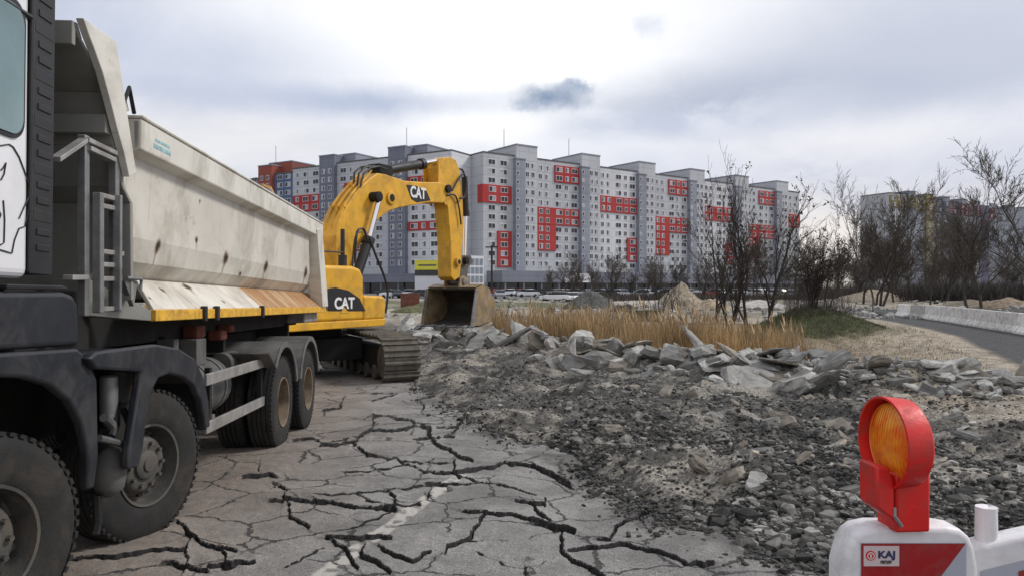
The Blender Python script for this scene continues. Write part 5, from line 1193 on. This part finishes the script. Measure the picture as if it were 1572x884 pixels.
# thin leafless saplings among the reeds
sap = [make_tree('sapling', 'thin bare sapling', 'sapling', 40+i, MT['bark'], MT['twig'], H=4.2, stems=1, depth=2, spread=.35, up=.6, r0=.022, twig=.006, first=.45, lean=.04*(i-1), density=.8) for i in range(3)]
SP = [(772, 2.3), (800, 2.6), (828, 3.0), (868, 3.6), (884, 2.8), (905, 3.4), (930, 3.9), (952, 3.2), (975, 4.6), (992, 3.6), (1003, 5.0), (1021, 5.8), (1033, 4.2), (1048, 4.4), (1062, 3.2), (1080, 3.8), (1135, 3.0)]
for i, (px, h) in enumerate(SP):
    o = sap[i] if i < 3 else copy_tree(sap[i % 3]); place(o, px, 26+3*rc.random(), rc.uniform(0, 6), h/4.2)
    tag(o, '%s thin bare stem in the reeds %s' % ('short' if h < 3.1 else 'tall' if h > 4.3 else 'middling', 'right of the bucket' if px < 840 else 'before the dark gravel pile' if px < 955 else 'between dark pile and sand pile' if px < 1012 else 'before the pointed sand pile' if px < 1075 else 'at the foot of the black trees'), 'sapling', 'thin saplings in the reeds')
# bare trees in front of the blocks and far trees at the right
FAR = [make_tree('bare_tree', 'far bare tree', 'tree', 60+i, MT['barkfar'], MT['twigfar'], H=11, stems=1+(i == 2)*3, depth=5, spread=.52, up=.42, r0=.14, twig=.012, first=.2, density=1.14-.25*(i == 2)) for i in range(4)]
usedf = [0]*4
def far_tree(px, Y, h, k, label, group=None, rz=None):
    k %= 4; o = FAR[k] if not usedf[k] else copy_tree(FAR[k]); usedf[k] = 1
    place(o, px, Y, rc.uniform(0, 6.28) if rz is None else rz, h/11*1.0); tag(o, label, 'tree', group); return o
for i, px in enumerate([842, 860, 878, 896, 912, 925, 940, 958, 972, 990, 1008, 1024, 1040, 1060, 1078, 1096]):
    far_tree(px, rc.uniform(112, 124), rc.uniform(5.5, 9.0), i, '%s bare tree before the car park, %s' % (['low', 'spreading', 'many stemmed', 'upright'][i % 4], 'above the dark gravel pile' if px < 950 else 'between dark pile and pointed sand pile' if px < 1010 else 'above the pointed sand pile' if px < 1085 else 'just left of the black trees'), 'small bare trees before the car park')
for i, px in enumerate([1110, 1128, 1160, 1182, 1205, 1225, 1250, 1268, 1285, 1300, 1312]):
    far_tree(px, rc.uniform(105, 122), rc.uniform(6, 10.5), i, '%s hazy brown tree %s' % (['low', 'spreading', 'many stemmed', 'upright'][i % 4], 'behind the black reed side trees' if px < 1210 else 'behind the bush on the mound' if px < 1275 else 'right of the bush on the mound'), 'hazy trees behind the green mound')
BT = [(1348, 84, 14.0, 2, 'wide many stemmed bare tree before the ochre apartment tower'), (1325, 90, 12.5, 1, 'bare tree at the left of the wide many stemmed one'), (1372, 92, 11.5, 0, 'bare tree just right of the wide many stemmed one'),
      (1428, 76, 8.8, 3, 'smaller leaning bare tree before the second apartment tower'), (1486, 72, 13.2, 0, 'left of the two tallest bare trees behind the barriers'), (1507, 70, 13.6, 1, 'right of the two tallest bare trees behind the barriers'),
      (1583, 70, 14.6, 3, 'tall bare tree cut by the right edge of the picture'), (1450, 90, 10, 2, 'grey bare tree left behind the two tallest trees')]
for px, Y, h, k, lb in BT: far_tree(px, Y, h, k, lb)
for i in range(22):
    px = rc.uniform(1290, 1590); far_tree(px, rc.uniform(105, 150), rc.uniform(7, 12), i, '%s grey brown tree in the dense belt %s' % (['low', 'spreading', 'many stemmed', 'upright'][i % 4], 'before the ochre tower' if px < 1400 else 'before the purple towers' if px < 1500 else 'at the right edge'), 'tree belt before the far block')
# thickets: uncountable undergrowth
def thicket(name, label, x0, x1, y0, y1, h, n_, m_, w_=.03, seed=0, lean=.5, region=None):
    r = np.random.default_rng(seed); t_ = r.random(n_); X = (r.uniform(x0, x1, n_)-786)/F; Yy = r.uniform(y0, y1, n_); X = X*Yy
    if region is not None: k = region(X, Yy, r); X, Yy = X[k], Yy[k]
    n_ = len(X); Zb = gz(X, Yy, False); hh = h*r.uniform(.4, 1.1, n_)*(.75+.5*fbm(X*1.3, Yy*1.3, 3)); dx_ = r.normal(0, lean, n_)*hh; dy_ = r.normal(0, lean, n_)*hh; a = r.random(n_)*3.14
    ca, sa = np.cos(a)*w_, np.sin(a)*w_
    k_ = r.normal(0, .06, n_)*hh; mx_, my_, mz_ = X+dx_*.42+k_, Yy+dy_*.42+k_, Zb+hh*.55
    p0 = np.stack([X-ca, Yy-sa, Zb-.1], -1); p1 = np.stack([X+ca, Yy+sa, Zb-.1], -1); p2 = np.stack([mx_+ca*.75, my_+sa*.75, mz_], -1); p3 = np.stack([mx_-ca*.75, my_-sa*.75, mz_], -1); p4 = np.stack([X+dx_, Yy+dy_, Zb+hh], -1)
    V = np.stack([p0, p1, p2, p3, p4], 1).reshape(-1, 3); b0 = np.arange(n_)*5
    Fc = np.concatenate([np.stack([b0, b0+1, b0+2], -1), np.stack([b0, b0+2, b0+3], -1), np.stack([b0+3, b0+2, b0+4], -1)])
    tag(link(name, fast_mesh(name, V, Fc, m_)), label, 'undergrowth', kind='stuff')
thicket('undergrowth', 'grey brown brushwood along the far tree belt', 1225, 1600, 108, 135, 2.8, 12000, MT['twigfar'], .03, 1, .35)
thicket('undergrowth', 'dark brush at the foot of the far trees', 1380, 1600, 95, 108, 2.6, 4000, MT['barkfar'], .05, 2, .4)
thicket('undergrowth', 'low brown brush before the car park', 830, 1230, 112, 122, 1.4, 3500, MT['twigfar'], .04, 3, .5)
thicket('undergrowth', 'fine tangle of shoots around the mound bush', 1205, 1310, 32, 34.5, 1.8, 500, MT['twig'], .006, 4, .35)
# reeds
REED = mat('dry_reed', (.42, .29, .145), .8, 0, .35, .9, 0, obj=False); REED2 = mat('brown_reed', (.22, .145, .08), .8, 0, .35, .9, 0, obj=False)
def in_belt(X, Yy, r):
    dr_, s_ = pdist(X, Yy, RIDGE); return (s_ < 0) & (dr_ > .8) & (dr_ < 7.5) & (X > -2.4+(Yy-28)*-.05) & (np.abs(X-.0) < 60) & (r.random(len(X)) < (.12+.88*sstep(.38, .56, fbm(X*.9, Yy*.9, 3)))*np.clip((1250-(786+X/Yy*F))/60+.15, 0, 1))
thicket('reeds', 'tall dry golden reeds standing beyond the rubble ridge', 722, 1245, 20, 35, 1.4, 52000, REED, .010, 5, .15, in_belt)
thicket('reeds', 'darker brown stalks mixed into the dry reed belt', 728, 1228, 21, 36, 1.3, 14000, REED2, .010, 6, .2, in_belt)
def plumes():
    r = np.random.default_rng(9); n_ = 1500; Yy = r.uniform(20, 33, n_); X = (r.uniform(728, 1232, n_)-786)/F*Yy; k = in_belt(X, Yy, r); X, Yy = X[k], Yy[k]; n_ = len(X)
    z = gz(X, Yy, False)+r.uniform(1.0, 1.45, n_); w_ = .035; V = np.stack([np.stack([X-w_, Yy, z], -1), np.stack([X+w_, Yy+.01, z], -1), np.stack([X+r.normal(0, .06, n_), Yy, z+.26], -1), np.stack([X+.01, Yy-w_, z-.10], -1)], 1).reshape(-1, 3)
    b0 = np.arange(n_)*4; tag(link('reed_plumes', fast_mesh('reed_plumes', V, np.concatenate([np.stack([b0, b0+1, b0+2], -1), np.stack([b0, b0+3, b0+1], -1), np.stack([b0+3, b0+1, b0+2], -1)]), mat('pale_plume', (.42, .31, .18), .9, 0, .3, 1, 0, obj=False))), 'pale feathery plumes on top of the reeds', 'reeds', kind='stuff')
plumes()
GR = mat('site_grass', (.060, .068, .020), .9, 0, .35, 2, 0, obj=False); GR2 = mat('site_dry_grass', (.20, .16, .08), .9, 0, .35, 2, 0, obj=False)
def on_mound(X, Yy, r): d_ = np.hypot((X-MOUND[0])/2.5, (Yy-MOUND[1])/2.4); return d_ < 1.35+.4*(fbm(X*2, Yy*2, 2)-.5)
thicket('grass', 'short green grass covering the mound', 1130, 1360, 29, 37, .12, 16000, GR, .006, 7, .5, on_mound)
thicket('grass', 'dry tufts on the gravel bank and round the mound', 1150, 1520, 17, 40, .14, 5000, GR2, .008, 8, .6, lambda X, Yy, r: (pdist(X, Yy, ROADE)[1]*pdist(X, Yy, ROADE)[0] < -.6) & (pdist(X, Yy, RIDGE)[1] < 0))
# ------------------------------------------------------------------ warning board, lamp and fence board in the foreground
def W(px, py, Y): return Vector(((px-786)/F*Y, Y, CZ-(py-442)/F*Y))
bd = empty('warning_board', W(1388, 884, 1.66)); bd.location.z = 0; tag(bd, 'white plastic warning board with dark red foil at the lower right', 'warning board')
BO = bd.location.copy(); D0 = 1.66
def q2(px, py, Y=D0): v = W(px, py, Y)-BO; return (v.x, v.z)
ol = [(1280, 1400), (1283, 862), (1292, 830), (1300, 815), (1312, 806), (1336, 801), (1440, 801), (1462, 805), (1475, 816), (1482, 832), (1488, 862), (1492, 1400)]
zlo = -BO.z+.25
pts = [q2(a, b_) for a, b_ in ol]; pts = [(x, max(z, .22)) for x, z in pts]
mb = MB(); mb.prism(pts, -.035, .045, 'y'); bb = mb.build('board', MT['whitep'], bd, bevel=.012, smooth=True, seg=4)
x0, zt = q2(1310, 824); x1, _ = q2(1468, 824)
wd_ = x1-x0; 
mb = MB(); mb.add([(x0, -.0365, zt), (x1, -.0365, zt), (x1, -.0365, .30), (x0, -.0365, .30)], [(0, 1, 2, 3)]); mb.build('foil', MT['greyfoil'], bb)
sl = (q2(1468, 826)[1]-q2(1424, 884)[1])/(q2(1468, 826)[0]-q2(1424, 884)[0]); hh = sl*wd_
def stripe(za, zb_):       # band between two slanting lines, za/zb_ = heights at the right edge
    P = []
    def clip(z): return max(.30, min(zt, z))
    n_ = 8
    up = [(x1-wd_*i/n_, za-hh*i/n_) for i in range(n_+1)]; lo = [(x1-wd_*i/n_, zb_-hh*i/n_) for i in range(n_+1)]
    return [(x, clip(z)) for x, z in up]+[(x, clip(z)) for x, z in lo[::-1]]
mb = MB()
mb.add([(x0, -.038, zt-.001), (x1-.002, -.038, zt-.001), (x0, -.038, zt-hh)], [(0, 1, 2)])
for k in range(1, 3):
    top = zt-.29*k+.0; A = [(x0, max(.3, top-hh-0)), (x1, top), (x1, top-.145), (x0, max(.3, top-hh-.145))]
    if top-hh > .32: mb.add([(x, -.038, z) for x, z in A], [(0, 1, 2, 3)])
mb.build('red_foil', MT['redfoil'], bb)
a, b_ = q2(1313, 828); c, d_ = q2(1366, 858); mb = MB(); mb.box((a, -.0405, d_), (c, -.0385, b_)); st = mb.build('sticker', mat('sticker_pink_white', (.62, .52, .52), .4, 0, .05, 5, 0), bb)
cx, cz = q2(1323, 842); mb = MB(); mb.lathe([(-.0415, .001), (-.0415, .0105), (-.0405, .0105)], 24, 'y', (cx, 0, cz)); mb.build('emblem', MT['red'], st)
mb = MB(); mb.lathe([(-.0425, .0062), (-.0425, .0078)], 24, 'y', (cx, 0, cz)); mb.box((cx-.0012, -.0427, cz-.004), (cx+.0012, -.0420, cz+.004)); mb.box((cx-.003, -.0427, cz+.002), (cx+.003, -.0420, cz+.004)); mb.build('emblem_mark', MT['decalwhite'], st)
BLUE = mat('dark_blue_ink', (.02, .035, .10), .5, 0, .05, 5, 0)
def ftext(t_, px, py, size, m_, sx=1, shear=0, y=-.0412):
    x, z = q2(px, py); return text_mesh(t_, size, Matrix.Translation((x, y, z)) @ Matrix.Rotation(R(90), 4, 'X'), m_, 'lettering', st, .0004, .0008, sx)
ftext('KAJ', 1347, 841, .021, BLUE, 1.15); ftext('SERVIS', 1346, 852, .008, MT['greyp'], 1.0)
# the lamp
lm = empty('warning_lamp', (0, 0, 0)); LC = W(1383, 678, 1.64); lm.location = W(1388, 806, 1.64); lm.rotation_euler = (0, 0, R(-86)); tag(lm, 'red warning lamp with an orange lens on top of the warning board', 'lamp')
h0 = LC.z-lm.location.z; RL = .100
mb = MB(); mb.lathe([(.014, .02), (.014, .085), (.006, RL-.006), (-.045, RL), (-.050, RL), (-.050, RL-.005), (-.02, RL-.008), (.0, RL-.012), (.0, .06)], 56, 'y', (0, 0, h0)); hs = mb.build('housing', MT['red'], lm, smooth=True)
m = bpy.data.materials.new('ribbed_orange_lens'); t, n, l, b = nodes(m); vec = n.new('ShaderNodeTexCoord').outputs['Object']
wv = n.new('ShaderNodeTexWave'); wv.inputs['Scale'].default_value = 34; wv.bands_direction = 'X'; l.new(vec, wv.inputs['Vector'])
nz = tnoise(t, vec, 22, 3, .5); l.new(tmix(t, tmr(t, nz.outputs[0], .35, .65), (.90, .13, .004, 1), (1.0, .36, .02, 1)), b.inputs['Base Color']); b.inputs['Roughness'].default_value = .22; b.inputs['Subsurface Weight'].default_value = .35; b.inputs['Subsurface Radius'].default_value = (.05, .015, .003); b.inputs['Subsurface Scale'].default_value = .3
bp = n.new('ShaderNodeBump'); bp.inputs['Strength'].default_value = .5; bp.inputs['Distance'].default_value = .004; l.new(wv.outputs['Fac'], bp.inputs['Height']); l.new(bp.outputs[0], b.inputs['Normal'])
mb = MB(); mb.lathe([(-.012, RL-.011), (-.026, RL-.014), (-.036, .07), (-.043, .045), (-.047, .02), (-.048, .0005)], 48, 'y', (0, 0, h0)); mb.build('lens', m, lm, smooth=True)
mb = MB(); mb.lathe([(-.010, RL-.016), (-.030, RL-.018), (-.032, RL-.016), (-.012, RL-.010)], 48, 'y', (0, 0, h0)); mb.build('lens_ring', MT['orange'], lm, smooth=True)
mb = MB(); mb.prism([(-.040, -.005), (.034, -.005), (.036, h0-RL+.012), (.034, h0-RL+.04), (-.046, h0-RL+.04), (-.046, h0-RL+.012)], -.040, .038, 'y'); mb.build('neck', MT['red'], lm, bevel=.006, smooth=True)
mb = MB(); mb.prism([(-.086, .052), (-.046, .022), (-.046, h0-.075), (-.060, h0-.045), (-.088, h0-.040)], -.03, .042); mb.build('battery_case', MT['red'], lm, bevel=.006, smooth=True)
mb = MB(); mb.tube([(.038, -.045, .052), (.042, -.047, .034), (.040, -.03, .012)], .004, 8); mb.build('lock_bolt', MT['steel'], lm)
# the neighbouring fence board
fb = empty('fence_board', (W(1500, 884, 1.72).x, 1.72, 0)); tag(fb, 'white plastic fence board with a peg at the bottom right corner', 'fence board')
BO = Vector((fb.location.x, 1.72, 0)); D1 = 1.72
rl = [(1476, 832), (1500, 828), (1572, 812), (1900, 742), (1900, 1120), (1476, 1210)]
mb = MB(); mb.prism([q2(a, b_, D1) for a, b_ in rl], -.03, .03, 'y'); fo = mb.build('board', MT['whitep'], fb, bevel=.012, smooth=True, seg=4)
x, z = q2(1514, 785, D1); _, z2 = q2(1514, 840, D1); mb = MB(); mb.tube([(x, 0, z2-.02), (x, 0, z+.012), (x, 0, z+.004), (x, 0, z)], [.024, .0225, .021, .010], 20); mb.build('peg', MT['whitep'], fo, smooth=True)
P = [(1492, 868), (1572, 848), (1900, 768), (1900, 1000), (1492, 1110)]
mb = MB(); mb.add([(q2(a, b_, D1)[0], -.0315, q2(a, b_, D1)[1]) for a, b_ in P], [(0, 1, 2, 3, 4)]); mb.build('foil', MT['greyfoil'], fo)
P = [(1549, 868), (1640, 846), (1640, 1000), (1549, 1040)]
mb = MB(); mb.add([(q2(a, b_, D1)[0], -.033, q2(a, b_, D1)[1]) for a, b_ in P], [(0, 1, 2, 3)]); mb.build('red_foil', MT['redfoil'], fo)
mb = MB(); mb.tube([(0, .0, 0), (0, .0, .3)], .02, 8); mb.box((-.2, -.35, .0), (.5, .35, .10)); mb.build('foot', MT['black'], fb, bevel=.02)
mb = MB(); mb.box((-.2, -.2, .0), (.2, .2, .12)); mb.box((-.03, -.02, .12), (.03, .02, .24)); mb.build('foot', MT['black'], bd, bevel=.02)
